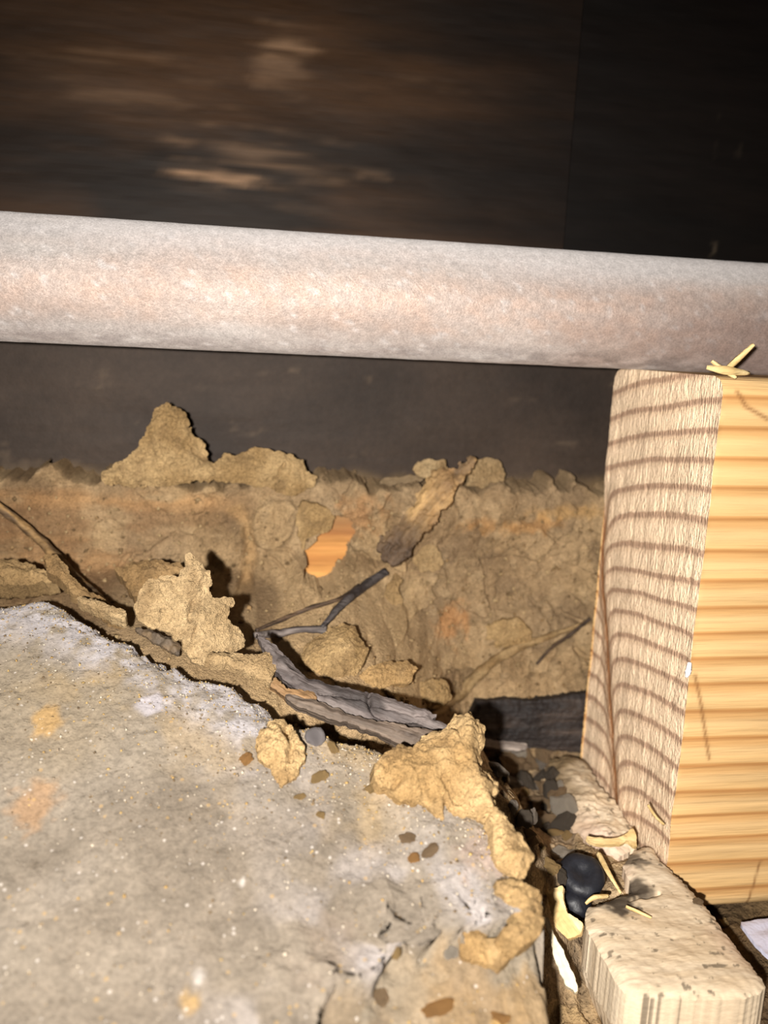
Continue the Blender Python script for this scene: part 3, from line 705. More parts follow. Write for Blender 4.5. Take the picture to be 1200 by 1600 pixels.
tag(tube('rootlet', [near((400, 985), .001), near((445, 966), .0012), near((490, 948), .001), near((530, 936), .001), near((560, 914), .001)], [.0003, .0004, .0004, .00035, .0003], GREYW, twigcol((92, 72, 54), (56, 44, 36)), seed=14),
    'thin dark brown rootlet above the grey splinter, left of the blackish twig', 'rootlet')
tag(tube('root', [near((672, 1120), .0010), near((715, 1086), .0012), near((752, 1050), .0012), near((800, 1016), .0012), near((850, 997), .0013), near((885, 984), .0016), near((920, 972), .002)], [.0008, .0011, .0012, .0010, .0007, .0005, .0004], MUD, twigcol((164, 138, 100), (132, 106, 72)), wob=.6, seed=15),
    'mud caked root running up to the right towards the lumber', 'root')
tag(tube('rootlet', [near((838, 1038), .0006), near((862, 1012), .0008), near((890, 992), .0012), near((922, 966), .002)], [.0003, .00035, .0004, .0004], GREYW, twigcol((80, 62, 46), (48, 38, 32)), seed=16),
    'thin dark rootlet beside the lumber end, under the mud caked root', 'rootlet')

# clumps on the mud bank
def clump(name, poly, label, cat, colf, n=None, lift=0.0, o=None, **k):
    cx = np.mean([p[0] for p in poly]); cy = np.mean([p[1] for p in poly])
    q, nn = hit((cx, cy)) if o is None else (np.asarray(o, float), None)
    if n is None:
        d = -ray((cx, cy)); n = nn+1.4*d/np.linalg.norm(d)
    r = ray((cx, cy)); q = q-r/np.linalg.norm(r)*lift
    return tag(solid(name, poly, q, n, MUD, colf, **k), label, cat)
clump('mud_clump', c2([(30, 870), (70, 790), (130, 750), (200, 715), (250, 720), (275, 770), (305, 810), (270, 880), (215, 945), (120, 940), (60, 915)]), 'rough squarish mud clump just above the grey splinter', 'mud clump',
      BROWN, lift=.0012, dome=.0032, dome_w=.0022, back=.003, rough=.0011, seed=21, plates=.0006)
clump('mud_clump', c2([(262, 905), (300, 870), (370, 855), (440, 850), (480, 880), (455, 930), (400, 940), (320, 962), (280, 945)]), 'flat orange tan mud clump right of the squarish clump', 'mud clump',
      mudcol((172, 140, 96), (148, 118, 78)), lift=.0008, dome=.0016, dome_w=.002, back=.002, rough=.0008, seed=22)
clump('mud_clump', c2([(440, 970), (470, 930), (540, 910), (590, 930), (612, 980), (590, 1010), (540, 1030), (480, 1010)]), 'round mud clump above the right tip of the grey splinter', 'mud clump',
      BROWN, lift=.0008, dome=.0022, dome_w=.002, back=.002, rough=.0008, seed=23)
clump('mud_clump', c2([(710, 760), (740, 710), (800, 690), (860, 685), (905, 720), (912, 765), (870, 790), (800, 800), (740, 790)]), 'oval mud clump stuck on the mud above the mud caked root', 'mud clump',
      BROWN, lift=.0010, dome=.0018, dome_w=.002, back=.0025, rough=.0008, seed=24)
clump('mud_clump', c2([(355, 620), (372, 560), (400, 520), (430, 540), (415, 590), (432, 620), (425, 655), (395, 675), (360, 660)]), 'small tongue of mud hanging right of the blackish twig', 'mud clump',
      mudcol((166, 138, 98), (142, 116, 80)), lift=.0008, dome=.0012, back=.002, rough=.0006, seed=25)
clump('mud_clump', c2([(470, 470), (500, 420), (560, 410), (580, 480), (560, 515), (500, 510)]), 'low flat mud patch right of the bark strip, beside a crack', 'mud clump', DULL, lift=.0004, dome=.0008, back=.002, rough=.0006, seed=26)
clump('mud_flake', c2([(60, 250), (110, 255), (150, 280), (175, 310), (160, 350), (110, 375), (75, 385), (55, 430), (40, 380), (30, 300)]), 'ragged mud lip along the left rim of the hole to bare wood', 'mud flake', BROWN, lift=.0010, dome=.0009, back=.002, rough=.0006, seed=27)
clump('mud_clump', c1([(0, 715), (60, 712), (110, 725), (170, 745), (205, 775), (215, 800), (150, 800), (60, 805), (0, 808), (-60, 800), (-60, 720)]), 'crumbly mud lump behind the slab at the left edge of the picture', 'mud clump',
      mudcol((168, 140, 100), (142, 116, 80)), o=at_y((40, 895), .150), n=(0, -.7, .7), dome=.003, dome_w=.003, back=.006, rough=.0014, seed=28, plates=.001)
clump('mud_flake', c1([(160, 690), (215, 700), (262, 760), (330, 825), (400, 870), (440, 895), (470, 920), (470, 945), (420, 930), (330, 880), (290, 855), (230, 790), (175, 740)]), 'long thin mud ridge lying under the straight brown twig', 'mud flake',
      mudcol((166, 138, 98), (140, 112, 76)), o=at_y((130, 935), .1425), n=(0.1, -.7, .7), dome=.0014, dome_w=.002, back=.004, rough=.001, seed=29)
clump('mud_flake', c1([(290, 850), (350, 860), (440, 895), (475, 905), (470, 940), (420, 925), (350, 890), (300, 870)]), 'narrow yellow mud sliver on the slab edge by the twig tip', 'mud flake',
      BR, o=on_slab((160, 958)), n=(0, -.6, .8), dome=.0010, dome_w=.0012, back=.003, rough=.0008, seed=30)
clump('mud_clump', c1([(430, 745), (470, 720), (560, 710), (640, 720), (680, 712), (700, 760), (660, 800), (560, 830), (510, 850), (480, 810)]), 'dull mud lump behind the big curled flake', 'mud clump',
      mudcol((164, 134, 94), (138, 110, 74)), o=at_y((235, 898), .148), n=(0, -.75, .6), dome=.002, dome_w=.002, back=.006, rough=.0012, seed=31, plates=.0006)
tag(solid('stone', c1([(500, 950), (570, 960), (640, 985), (675, 1015), (672, 1060), (640, 1045), (570, 1005), (515, 975)]), on_slab((245, 995))+np.array([0, .004, -.001]), (0, -.6, .8), STONE, mudcol((96, 82, 66), (70, 60, 50)), dome=.0030, dome_w=.002, rim=-.001, back=.002, seed=32),
    'dark brown stone wedged under the big curled flake', 'stone')

# big curled flake rising from the slab edge
JF = c1([(505, 860), (520, 820), (560, 790), (600, 780), (650, 775), (690, 745), (682, 705), (710, 702), (740, 740), (780, 765), (787, 800), (762, 838), (800, 845), (870, 850), (897, 866), (868, 890), (860, 920), (890, 950), (918, 985), (910, 1030), (880, 1070), (830, 1080), (770, 1100), (720, 1095), (690, 1060), (678, 1020), (640, 985), (600, 960), (550, 950), (520, 940), (500, 900)])
tag(solid('mud_flake', JF, on_slab((310, 1030))+np.array([-.001, .001, .006]), (.15, -.85, .45), MUD, BR, dome=.0012, dome_w=.0016, rim=.0005, back=.0010, rough=.0012, jag=.0006, seed=33, plates=.0006,
          curl=lambda X, Y: 30*np.clip(Y, 0, 1)**2-25*np.clip(X, 0, 1)**2, cracks=[(c1([(712, 870), (705, 920), (708, 945)]), .0003, .0012), (c1([(735, 965), (720, 1000)]), .0003, .001), (c1([(600, 790), (640, 800)]), .0003, .0008)]),
    'big pale curled mud flake rising from the slab edge with ragged points', 'mud flake')
tag(solid('mud_flake', c1([(765, 1100), (790, 1070), (850, 1068), (930, 1072), (1015, 1055), (1036, 1095), (1028, 1150), (1010, 1170), (960, 1160), (920, 1140), (880, 1120), (830, 1108)]), on_slab((375, 1056))+np.array([0, -.0005, .0025]), (.1, -.6, .8), MUD, BR,
          dome=.0011, dome_w=.0014, rim=.0005, back=.0012, rough=.0009, seed=34, cracks=[(c1([(925, 1130), (915, 1145)]), .0004, .0012)]),
    'small pale mud flake at the foot of the big curled one', 'mud flake')

# grey weathered splinters in the gap
GW = fibre((112, 102, 98), (76, 68, 66), (52, 46, 44))
S1 = [(396, 988), (425, 1008), (452, 1034), (478, 1062), (533, 1076), (571, 1084), (625, 1101), (662, 1112), (690, 1122), (676, 1126), (700, 1138), (688, 1145), (645, 1134), (587, 1128), (512, 1119), (485, 1100), (458, 1080), (428, 1050)]
tag(solid('wood_splinter', S1, on_slab((560, 1125))+np.array([0, .004, .001]), (-.05, -.72, .7), GREYW, GW, dome=.0012, dome_w=.0010, rim=.0006, back=.0018, rough=.0006, jag=.0003, seed=35, axis=[(420, 1020), (690, 1135)],
          cracks=[([(500, 1085), (580, 1105), (660, 1125)], .0002, .0009), ([(575, 1088), (580, 1110), (600, 1128)], .0003, .0012)]),
    'long grey weathered wood splinter lying in the gap behind the slab', 'wood splinter')
S2 = [(440, 1085), (492, 1096), (537, 1114), (583, 1128), (642, 1137), (690, 1148), (662, 1168), (640, 1173), (600, 1152), (558, 1138), (508, 1122), (462, 1106)]
tag(solid('wood_splinter', S2, on_slab((570, 1140))+np.array([0, .0016, .0002]), (-.05, -.72, .7), GREYW, fibre((104, 90, 78), (72, 60, 52), (50, 42, 38)), dome=.0009, dome_w=.0010, rim=.0005, back=.0022, rough=.0006, jag=.0003, seed=36, axis=[(440, 1085), (660, 1160)]),
    'brownish grey splinter tucked between the slab edge and the long grey splinter', 'wood splinter')
tag(solid('bark_piece', c3([(185, 15), (235, 70), (330, 78), (348, 105), (330, 128), (225, 100), (180, 60)]), on_slab((455, 1090))+np.array([0, .0006, .0016]), (0, -.7, .75), GREYW, fibre((172, 138, 96), (130, 100, 68)), dome=.0011, dome_w=.0011, back=.0014, rough=.0005, seed=37, axis=[(430, 1065), (490, 1098)]),
    'tan bark stub lying on the left end of the brownish grey splinter', 'bark')
# dark board end low behind the lumber
tag(solid('dark_board', [(728, 1122), (745, 1096), (790, 1092), (830, 1094), (905, 1083), (960, 1080), (960, 1180), (880, 1172), (800, 1164), (752, 1156)], at_y((830, 1130), .1585), (0, -1, .1), GREYW, fibre((70, 60, 54), (44, 38, 36), (32, 28, 28)),
          dome=.0012, dome_w=.0012, back=.005, rough=.0008, jag=.0003, seed=38, axis=[(745, 1125), (905, 1120)]),
    'blackened board end low under the mud, going behind the lumber', 'board')
tag(solid('wood_splinter', c4([(125, 130), (180, 138), (290, 150), (300, 165), (270, 180), (180, 172), (130, 160)]), at_z((790, 1165), .0125), (0, -.7, .7), GREYW, fibre((150, 138, 128), (110, 100, 94)), dome=.0006, dome_w=.0007, back=.001, rough=.0003, jag=.0002, seed=39, axis=[(755, 1158), (820, 1166)]),
    'small pale grey splinter in front of the blackened board end', 'wood splinter')

# mud lying on the slab
MM = c3([(555, 380), (600, 310), (650, 280), (700, 295), (760, 250), (810, 230), (860, 175), (920, 165), (965, 220), (970, 270), (955, 330), (970, 380), (1015, 430), (1010, 500), (1000, 560), (960, 570), (900, 560), (850, 530), (820, 560), (780, 545), (740, 500), (690, 490), (640, 490), (620, 450), (570, 420)])
tag(solid('mud_clump', MM, on_slab((680, 1230))+np.array([.001, .0, .0022]), (.05, -.62, .78), MUD, YEL, dome=.0032, dome_w=.0028, rim=.0006, back=.004, rough=.0016, jag=.0006, seed=40, plates=.0007,
          ridge=[(c3([(880, 200), (880, 320), (930, 430), (960, 520)]), .0022, .0018)], cracks=[(c3([(850, 250), (858, 290)]), .0003, .0012), (c3([(825, 505), (830, 545)]), .0003, .0015), (c3([(640, 440), (660, 420)]), .0003, .0012), (c3([(800, 420), (850, 500), (900, 520)]), .0003, .001)]),
    'largest yellow tan mud clump, pointed, standing on the slab corner', 'mud clump')
tag(solid('mud_flake', c3([(1005, 500), (1060, 570), (1100, 620), (1152, 690), (1140, 745), (1110, 792), (1050, 770), (1010, 720), (1000, 650), (995, 560)]), on_slab((795, 1315))+np.array([0, 0, .0014]), (.1, -.55, .8), MUD, YEL, dome=.0020, dome_w=.002, rim=.0005, back=.003, rough=.0011, seed=41),
    'yellow mud tail running down the slab edge below the largest clump', 'mud flake')
tag(solid('mud_flake', c3([(1015, 785), (1100, 790), (1160, 820), (1180, 880), (1192, 950), (1165, 1010), (1110, 1060), (1090, 1040), (1060, 1010), (1040, 990), (1090, 930), (1080, 900), (1045, 850), (1010, 820)]), on_slab((820, 1425))+np.array([0, 0, .0005]), (.1, -.5, .85), MUD, mudcol((170, 142, 100), (148, 118, 78)), dome=.0018, dome_w=.002, rim=.0005, back=.004, rough=.001, seed=42),
    'flat tan mud patch on the slab edge beside the black plug', 'mud flake')
tag(solid('mud_flake', c3([(875, 1000), (900, 965), (980, 965), (990, 1000), (1040, 1010), (1085, 1040), (1080, 1070), (1030, 1110), (960, 1095), (900, 1080), (880, 1040)]), on_slab((755, 1480))+np.array([0, 0, -.0035]), (.05, -.4, .9), MUD, YEL, dome=.0012, dome_w=.0014, rim=.0004, back=.003, rough=.0009, seed=43),
    'low yellow mud patch in the chipped hollow of the slab', 'mud flake')
tag(solid('mud_clump', c3([(120, 300), (135, 230), (190, 185), (250, 190), (275, 240), (302, 290), (295, 330), (280, 360), (270, 410), (220, 440), (185, 410), (175, 360), (130, 330)]), on_slab((437, 1180))+np.array([0, 0, .0012]), (-.1, -.6, .8), MUD, YEL, dome=.0024, dome_w=.0018, rim=.0007, back=.0025, rough=.0012, seed=44, plates=.0008,
          cracks=[(c3([(235, 200), (230, 260), (255, 300), (245, 350)]), .0004, .0014)]),
    'oblong yellow mud clump lying alone on the slab', 'mud clump')

# pebbles and crumbs
def pebble_mesh(seed, sub=2, amp=.25):
    bm = bmesh.new(); bmesh.ops.create_icosphere(bm, subdivisions=sub, radius=1.0)
    V = np.array([v.co[:] for v in bm.verts]); k = 1+amp*fbm(V[:, 0]*1.4+seed*7, V[:, 1]*1.4, V[:, 2]*1.4, s=seed+401, o=3)
    for v, s in zip(bm.verts, k): v.co *= s
    me = bpy.data.meshes.new('pebble'); bm.to_mesh(me); bm.free()
    return me
def solid_mat(name, rgb, mud=True):
    return material(name, .9 if mud else .6, .15 if mud else .4, base=tuple(lin(*rgb)), vary=[(1200, .75, 1.2)], bumps=[(1600, .0004, 4)])
PM = {k: solid_mat('crumb_'+k, v) for k, v in {'orange': (178, 132, 80), 'tan': (170, 140, 94), 'brown': (146, 121, 92), 'dark': (94, 84, 73), 'pale': (176, 164, 148), 'grey': (138, 127, 115)}.items()}
PM['stone'] = solid_mat('smooth_grey_stone', (150, 142, 142), False)
PMESH = {}
def pebble(p, rx, ry, rz, kind, name, label, cat, group=None, seed=0, sink=.35, rot=None):
    q, nn = hit(p); dep = np.dot(q-EYE, CF); k = dep/F_PX
    key = (kind, seed % 5)
    if key not in PMESH:
        me = pebble_mesh(seed % 5 + 1, 2 if kind == 'stone' else 3, .3 if kind == 'stone' else .75); me.materials.append(PM[kind]); me.polygons.foreach_set('use_smooth', np.full(len(me.polygons), kind == 'stone')); PMESH[key] = me
    o = bpy.data.objects.new(name, PMESH[key]); COL.objects.link(o)
    o.scale = (rx*k, ry*k, rz*k)
    u, v, n = frame(q, nn)
    M = Matrix.Identity(3)
    for i in range(3): M[i][0], M[i][1], M[i][2] = u[i], v[i], n[i]
    a = random.uniform(0, 6.28) if rot is None else rot
    M = M @ Matrix.Rotation(a, 3, 'Z')
    if rot is None: M = M @ Matrix.Rotation(random.uniform(-.5, .5), 3, 'X')
    o.rotation_euler = M.to_euler(); o.location = q+nn*rz*k*(1-sink*1.6)
    return tag(o, label, cat, group)
pebble((492, 1157), 16, 17, 15, 'stone', 'pebble', 'smooth pale grey pebble right of the oblong mud clump', 'pebble', seed=1, rot=.3)
pebble((385, 1189), 10, 11, 7, 'orange', 'mud_crumb', 'round orange crumb left of the oblong mud clump', 'crumb', seed=2)
pebble((519, 1171), 8, 10, 6, 'tan', 'mud_crumb', 'tan crumb right of the smooth grey pebble, lower of a pair', 'crumb', seed=3)
pebble((532, 1157), 9, 7, 6, 'tan', 'mud_crumb', 'tan crumb right of the smooth grey pebble, upper of a pair', 'crumb', seed=4)
pebble((499, 1216), 12, 8, 6, 'tan', 'mud_crumb', 'flat tan crumb on the slab just right below the oblong clump', 'crumb', seed=0)
pebble((583, 1232), 12, 9, 7, 'tan', 'mud_crumb', 'tan crumb at the left foot of the largest mud clump', 'crumb', seed=2)
pebble((467, 1246), 9, 6, 4, 'tan', 'mud_crumb', 'thin tan crumb below the tip of the oblong clump', 'crumb', seed=1)
pebble((637, 1312), 12, 9, 7, 'brown', 'stone_chip', 'brown stone chip on the slab below the largest mud clump', 'stone chip', seed=3)
pebble((647, 1342), 9, 10, 6, 'orange', 'mud_crumb', 'orange crumb on the slab beneath the brown stone chip', 'crumb', seed=4)
pebble((672, 1330), 14, 9, 6, 'brown', 'mud_crumb', 'brownish crumb right of the orange crumb under the largest clump', 'crumb', seed=0)
pebble((502, 1275), 6, 7, 4, 'tan', 'mud_crumb', 'tiny tan crumb on bare slab left of the brown stone chip', 'crumb', seed=1)
pebble((683, 1577), 28, 13, 6, 'orange', 'mud_chip', 'wide orange chip in the hollow at the bottom edge', 'mud chip', seed=2, rot=.05)
pebble((782, 1592), 14, 9, 6, 'orange', 'mud_chip', 'small orange chip at the bottom edge near the slab end', 'mud chip', seed=3)
pebble((617, 1487), 11, 9, 6, 'tan', 'mud_crumb', 'tan crumb against the chipped ledge of the slab', 'crumb', seed=4)
pebble((703, 1490), 10, 11, 7, 'pale', 'stone_chip', 'pale stone chip left of the low yellow mud patch', 'stone chip', seed=1)
pebble((596, 1560), 14, 13, 7, 'brown', 'pebble', 'brown pebble set in the lower slab left of the orange chip', 'pebble', seed=2)

# ---- broken wood strip beside the lumber
ZS = .0105
def stripcol(X, Y, s, h):
    c = mix(lin(218, 200, 174), lin(200, 178, 148), .5+1.3*fbm(X*70, Y*420, s=s+51, o=4))
    c = mix(c, lin(212, 176, 160), .5*sst(.1, .5, fbm(X*60+4, Y*60, s=s+57, o=2)))
    c = mix(c, lin(104, 92, 76), .8*sst(.38, .55, fbm(X*900, Y*900, s=s+53, o=3)))
    return c
B1 = c4([(655, 600), (700, 545), (745, 528), (770, 535), (800, 580), (900, 680), (1000, 790), (1100, 930), (1180, 1020), (1188, 1050), (1170, 1075), (1120, 1092), (1000, 1100), (720, 1092), (670, 1080), (640, 1050), (590, 960), (520, 830), (515, 780), (530, 755), (600, 735), (640, 715), (690, 700), (680, 650)])
BO = at_z((1050, 1470), ZS); bu, bv, bn = frame(BO, (0, 0, 1), at_z((1200, 1475), ZS)-at_z((1000, 1480), ZS))
def smudged(X, Y, s, h):
    c = stripcol(X, Y, s, h)
    for p, r, a in [((955, 1405), .0045, .95), ((988, 1345), .0028, .75), ((992, 1388), .0030, .9), ((1010, 1400), .0015, .7)]:
        q = at_z(p, ZS)-BO; e = np.hypot(X-np.dot(q, bu), Y-np.dot(q, bv))/r
        c = mix(c, lin(66, 57, 48), a*sst(1.15, .45, e+.8*fbm(X*500, Y*500, s=s+71, o=3)))
    return c
blk = solid('wood_strip', B1, BO, (0, 0, 1), STRIPM, smudged, dome=.0010, dome_w=.0008, rim=-.0006, back=ZS+.001, rough=.0003, jag=.0002, seed=51, fine=.0001,
          axis=[(1000, 1480), (1200, 1475)], cracks=[(c4([(690, 740), (790, 715)]), .0003, .0012)])
tag(blk, 'thick pale sawn wood strip end pointing at the camera, bottom right', 'wood strip'); tree_of(blk)
B2 = c4([(380, 205), (440, 192), (500, 200), (530, 235), (560, 290), (640, 380), (700, 470), (710, 545), (680, 540), (640, 575), (570, 550), (510, 500), (440, 430), (410, 350), (380, 270)])
b2 = solid('wood_strip', B2, at_z((930, 1240), ZS), (-.12, -.1, 1), STRIPM, lambda X, Y, s, h: mix(stripcol(X, Y, s, h), lin(116, 98, 72), .9*sst(-.002, .012, Y+.004*fbm(X*200, Y*200, s=s, o=3))+.6*sst(-.001, -.006, X+.003*fbm(X*200, Y*200, s=s+2, o=3))),
          dome=.0012, dome_w=.0012, rim=-.0004, back=ZS-.001, rough=.0009, jag=.0005, seed=52, axis=[(900, 1200), (1000, 1200)], plates=.0006)
tag(b2, 'dirty broken wood strip remnant against the lumber end, behind the black plug', 'wood strip'); tree_of(b2)

# ---- debris bed between the mud and the strip
def debris_bed():
    X, Y = np.meshgrid(np.arange(.022, .0715, .0004), np.arange(.066, .168, .0004), indexing='ij')
    a1, a2, ci = cells(X*260, Y*260, s=501)
    Z = .0085*sst(.098, .116, Y)+.019*sst(.056, .038, X)*sst(.098, .112, Y)*sst(.152, .130, Y) + .0014*fbm(X*200, Y*200, s=503, o=4)+.0012*(ci-.5)+.0006*fbm(X*800, Y*800, s=505, o=2)-.001
    c = mix(lin(174, 150, 118), lin(118, 100, 80), .5+1.5*fbm(X*260, Y*260, s=507, o=4))
    c = mix(c, lin(178, 152, 114), .6*sst(.7, .9, ci)); c = mix(c, lin(84, 74, 64), .6*sst(.25, .1, ci))
    c = mix(c, lin(150, 122, 80), .7*sst(.108, .092, Y))
    return mk('debris_bed', np.stack([X, Y, Z], -1).reshape(-1, 3), grid_faces(*X.shape), DIRT, col=c.reshape(-1, 3))
db = debris_bed(); tag(db, 'dark crumbly dirt filling the gap between slab and wood strip', 'dirt', kind='stuff'); tree_of(db)
GP = [(765, 1180), (840, 1172), (862, 1176), (868, 1210), (884, 1250), (905, 1300), (900, 1340), (868, 1385), (845, 1335), (805, 1285), (780, 1245)]
cnt = 0; placed = []
GPa = np.array(GP, float)
while cnt < 54:
    p = (random.uniform(755, 940), random.uniform(1170, 1380))
    if sd_poly(np.array([p[0]]), np.array([p[1]]), GPa)[0] < 2: continue
    if any((p[0]-q[0])**2+(p[1]-q[1])**2 < 15**2 for q in placed[-60:]) and random.random() < .93: continue
    placed.append(p)
    r = random.choice([7, 9, 11, 13, 16, 20])
    kd = random.choice(['brown', 'brown', 'dark', 'grey', 'tan', 'brown', 'pale', 'dark'])
    pebble(p, r, r*random.uniform(.55, .95), r*random.uniform(.4, .75), kd, 'gravel_crumb', {'brown': 'brown', 'dark': 'blackish', 'grey': 'mid grey', 'tan': 'sandy tan', 'pale': 'whitish'}[kd]+' gravel crumb in the dirt gap between slab and broken strip', 'gravel', 'gravel crumbs in the gap', seed=random.randrange(5), sink=.2)
    cnt += 1
# upright bits of bark at the back of the gap
for i, (pl_, lab) in enumerate([(c4([(318, 90), (332, 88), (335, 120), (325, 160), (312, 160), (320, 125)]), 'thinnest upright bark sliver at the back of the dirt gap'),
                                (c4([(340, 125), (362, 112), (366, 135), (350, 165), (340, 190), (326, 180)]), 'middle upright tan bark sliver at the back of the dirt gap'),
                                (c4([(350, 185), (375, 145), (400, 135), (425, 160), (420, 190), (390, 200)]), 'round upright bark scale against the broken strip remnant')]):
    q = at_z((np.mean([p[0] for p in pl_]), np.mean([p[1] for p in pl_])+12), .006)
    tag(solid('bark_sliver', pl_, q, (-.1, -.9, .4), GREYW, fibre((142, 114, 78), (104, 82, 56)), dome=.0005, back=.0006, rough=.0003, jag=.0002, res=.00025, seed=55+i), lab, 'bark')

# ---- black plug: round domed head with a bent stub
bp_ = at_z((908, 1368), .0115); root = empty('black_plug', (bp_[0], bp_[1], .004))
tag(root, 'black plastic plug with a round head between the two wood strip pieces', 'plug')
def lathe(name, prof, mat, parent, M, seg=40, wob=0.0):
    V = []; F = []
    A = np.linspace(0, 2*np.pi, seg, endpoint=False)
    for r, z in prof:
        rr = r*(1+wob*fbm(np.cos(A)*2, np.sin(A)*2, z*400, s=601, o=2))
        V += [(a*math.cos(t), a*math.sin(t), z) for a, t in zip(rr, A)]
    for i in range(len(prof)-1):
        for j in range(seg):
            a, b = i*seg+j, i*seg+(j+1) % seg; F.append([a, b, b+seg, a+seg])
    F += [list(range(seg))[::-1], [(len(prof)-1)*seg+j for j in range(seg)]]
    o = mk(name, V, F, mat); o.parent = parent
    o.matrix_basis = Matrix.Translation(parent.location).inverted() @ M
    return o
def mat_to(o, n):
    u, v, n = frame(o, n); M = Matrix.Identity(4)
    for i in range(3): M[i][0], M[i][1], M[i][2], M[i][3] = u[i], v[i], n[i], o[i]
    return M
lathe('head', [(.0018, -.0012), (.0033, -.0010), (.0036, -.0003), (.0036, .0004), (.0031, .0010), (.0018, .0013), (.0009, .0008), (.0001, .0007)], BLACKP, root, mat_to(bp_, (-.1, -.45, .9)), wob=.10)
st = at_z((900, 1412), .0085)
lathe('stub', [(.0012, -.007), (.0020, -.005), (.0022, -.001), (.0021, .0008), (.0015, .0016), (.0001, .0018)], BLACKP, root, mat_to(st, (-.05, -.6, .8)), wob=.2)

# ---- pale splinters and shavings
PW = fibre((232, 206, 156), (208, 176, 120)); WW = fibre((238, 226, 200), (216, 198, 164))
tag(solid('wood_shaving', c4([(370, 712), (400, 695), (432, 688), (436, 740), (452, 790), (512, 822), (500, 870), (450, 885), (405, 840), (385, 780)]), at_z((880, 1430), .0115), (-.5, -.5, .8), PALEW, PW, dome=.0006, back=.0006, rough=.0004, jag=.0002, seed=61, axis=[(860, 1400), (905, 1465)]),
    'torn pale yellow wood shaving hugging the left of the black plug', 'wood shaving')
tag(solid('wood_shaving', c4([(358, 800), (375, 808), (395, 855), (425, 910), (452, 980), (487, 1060), (484, 1092), (440, 1055), (400, 960), (380, 880)]), at_z((876, 1490), .0105), (-.3, -.5, .85), PALEW, WW, dome=.0005, back=.0007, rough=.0003, jag=.00025, seed=62, axis=[(850, 1435), (900, 1550)]),
    'long white wood shaving down in the gap beside the strip', 'wood shaving')
tag(solid('wood_shaving', c4([(505, 500), (560, 508), (620, 512), (650, 500), (690, 472), (706, 500), (708, 548), (672, 520), (640, 530), (580, 530), (530, 522)]), at_z((955, 1315), .0125), (-.1, -.4, .9), PALEW, PW, dome=.0005, back=.0006, rough=.0003, jag=.0002, seed=63, axis=[(912, 1310), (990, 1315)]),
    'pale yellow split shaving across the front of the broken strip remnant', 'wood shaving')
def sliver(pts, rad, label, colr=((226, 200, 146), (196, 164, 108)), name='straw'):
    tag(tube(name, pts, rad, PALEW, twigcol(*colr), sides=6, wob=.3, seed=len(label), steps=5), label, name)
sliver([at_z((935, 1334), .0135), at_z((950, 1362), .0130), at_z((970, 1396), .0118)], [.0005, .0004, .0002], 'straw sliver leaning over the right side of the black plug')
sliver([at_z((978, 1416), .0122), at_z((998, 1425), .0118), at_z((1018, 1434), .0116)], [.0002, .0003, .0002], 'fine straw lying on the sawn strip right of the plug')
sliver([at_z((915, 1412), .0122), at_z((928, 1402), .0128), at_z((950, 1400), .0120)], [.0002, .0004, .0003], 'tiny curled straw between plug and sawn strip')
sliver([at_y((1026, 1257), LY0-.0006)+[-.0015, 0, 0], at_y((1035, 1275), LY0-.0008)+[-.0012, 0, 0], at_y((1045, 1288), LY0-.001)+[-.0008, 0, 0]], [.0002, .0003, .0002], 'fine straw stuck to the lower edge of the lumber end')
sliver([at_y((1078, 1035), LY0-.0004), at_y((1075, 1050), LY0-.0007), at_y((1072, 1058), LY0-.0006)], [.0003, .0005, .0002], 'white fibre tuft on the lumber corner halfway down', ((245, 240, 240), (225, 220, 220)))
# crossed splinters on the lumber top, in front of the pipe
YS = LY0+.0004
q = lambda p, y=YS: at_y(p, y)
sliver([q((1104, 574)), q((1135, 579), YS-.001), q((1170, 583))], [.0003, .0007, .0003], 'pale splinter lying flat on the lumber top before the pipe', name='splinter')
sliver([q((1130, 583), YS+.001), q((1152, 562), YS-.001), q((1178, 538), YS-.002)], [.0004, .0005, .0003], 'pale splinter sticking up in front of the pipe from the lumber top', name='splinter')
sliver([q((1112, 564)), q((1130, 578), YS-.0005), q((1150, 590), YS-.001)], [.00025, .0004, .0003], 'short splinter crossing under the upright one on the lumber top', name='splinter')
# white sheet and chips on the floor right of the strip
tag(solid('plastic_sheet', [(1155, 1443), (1215, 1436), (1290, 1450), (1290, 1560), (1225, 1520), (1180, 1478)], at_z((1190, 1460), .0006), (0, -.1, 1), PAPER, lambda X, Y, s, h: mix(lin(196, 196, 214), lin(176, 176, 196), .5+fbm(X*60, Y*60, s=s)), dome=.0003, back=.0004, rough=.0003, jag=.0001, res=.0006, seed=71),
    'bluish white plastic sheet scrap under the lumber at the right edge', 'plastic sheet')
for i, (p, lab) in enumerate([((1130, 1444), 'pale wood chip on the floor right of the sawn strip'), ((1090, 1412), 'dark crumb wedged between sawn strip and lumber')]):
    pebble(p, 8, 7, 6, 'tan' if i == 0 else 'brown', 'floor_chip', lab, 'chip', seed=i+1)

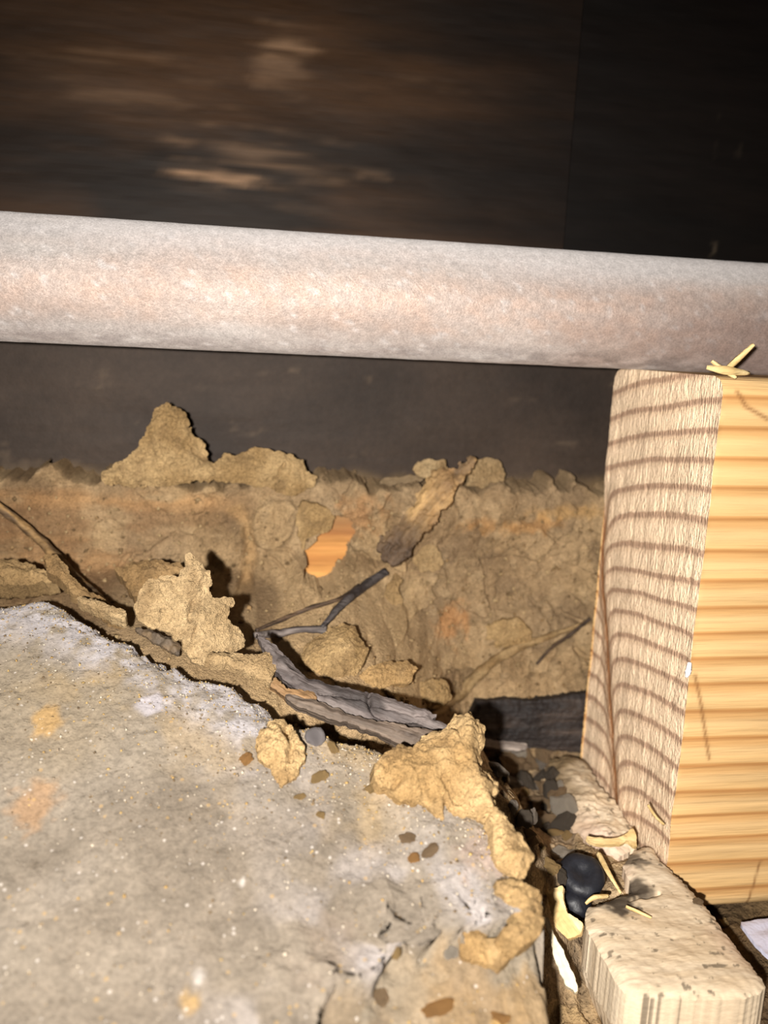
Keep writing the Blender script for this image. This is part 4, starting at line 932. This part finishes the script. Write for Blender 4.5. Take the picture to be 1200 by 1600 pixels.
# ---- sand: loose grains on the slab, too many to count
def sand():
    N_ = 3600; V = []; F = []; C = []
    base = np.array([(1, 0, 0), (-1, 0, 0), (0, 1, 0), (0, -1, 0), (0, 0, 1), (0, 0, -1)], float)
    fc = [(0, 2, 4), (2, 1, 4), (1, 3, 4), (3, 0, 4), (2, 0, 5), (1, 2, 5), (3, 1, 5), (0, 3, 5)]
    pal = [lin(214, 180, 116), lin(196, 160, 100), lin(230, 214, 190), lin(170, 150, 126), lin(130, 108, 80), lin(210, 196, 176)]
    n = 0; tries = 0
    slabtree = TREES[4]
    pts = [np.array(on_slab(p)[:2]) for p in EDGE_PX]
    while n < N_ and tries < 60000:
        tries += 1
        k = random.random()
        if k < .62:
            i = random.randrange(len(pts)-6); t = random.random()
            e = pts[i]*(1-t)+pts[i+1]*t
            d = random.expovariate(1/.0085)
            x, y = e[0]-d*.45+random.gauss(0, .002), e[1]-d
        elif k < .92:
            x, y = random.uniform(-.075, .03), random.uniform(.062, .14)
        else:
            x, y = random.gauss(.020, .008), random.gauss(.104, .006)
        h = slabtree.ray_cast(Vector((x, y, .2)), Vector((0, 0, -1)))
        if h[0] is None or h[0].z < .012 or h[1].z < .6: continue
        r = random.choice([.00007, .00009, .00011, .00013, .00016, .00022]) * random.uniform(.8, 1.2)
        R = Matrix.Rotation(random.uniform(0, 6.28), 3, Vector((random.random(), random.random(), random.random()+.1)))
        B = base*np.array([r*random.uniform(.8, 1.5), r, r*random.uniform(.6, 1)])
        B = B@np.array(R).T + np.array(h[0])+[0, 0, r*.35]
        o = len(V)*6; V.append(B); F += [[a+o, b+o, c_+o] for a, b, c_ in fc]
        c = random.choice(pal)*random.uniform(.75, 1.1); C.append(np.repeat(.6*c[None], 6, 0)); n += 1
    return mk('sand_grains', np.vstack(V), np.array(F), STONE, col=np.vstack(C), smooth=False)
sg = sand(); tag(sg, 'loose tan and white sand grains scattered over the concrete slab', 'sand', kind='stuff')

def crumbs():
    base = np.array([(1, 0, 0), (-1, 0, 0), (0, 1, 0), (0, -1, 0), (0, 0, 1), (0, 0, -1)], float)
    fc = [(0, 2, 4), (2, 1, 4), (1, 3, 4), (3, 0, 4), (2, 0, 5), (1, 2, 5), (3, 1, 5), (0, 3, 5)]
    pal = [lin(170, 144, 106), lin(150, 122, 86), lin(126, 103, 74), lin(180, 154, 114)]
    V = []; F = []; C = []; t = TREES[3]; tries = 0
    while len(V) < 2600 and tries < 12000:
        tries += 1
        x, z = random.uniform(-.07, .085), .008+.056*random.random()**1.3
        h = t.ray_cast(Vector((x, .02, z+.03)), Vector((0, .97, -.22)))
        if h[0] is None: continue
        r = random.choice([.00012, .00016, .0002, .00026, .00036, .0005])*random.uniform(.8, 1.2)
        Rm = Matrix.Rotation(random.uniform(0, 6.28), 3, Vector((random.random(), random.random(), random.random()+.1)))
        B = base*np.array([r*random.uniform(.8, 1.6), r, r*random.uniform(.5, 1)])
        B = B@np.array(Rm).T+np.array(h[0])+np.array(h[1])*r*.3
        o = len(V)*6; V.append(B); F += [[a+o, b+o, c_+o] for a, b, c_ in fc]; C.append(np.repeat((random.choice(pal)*random.uniform(.8, 1.1))[None], 6, 0))
    return mk('crumbs', np.vstack(V), np.array(F), MUD, bank, col=np.vstack(C), smooth=False)
tag(crumbs(), 'fine mud crumbs', kind='stuff')
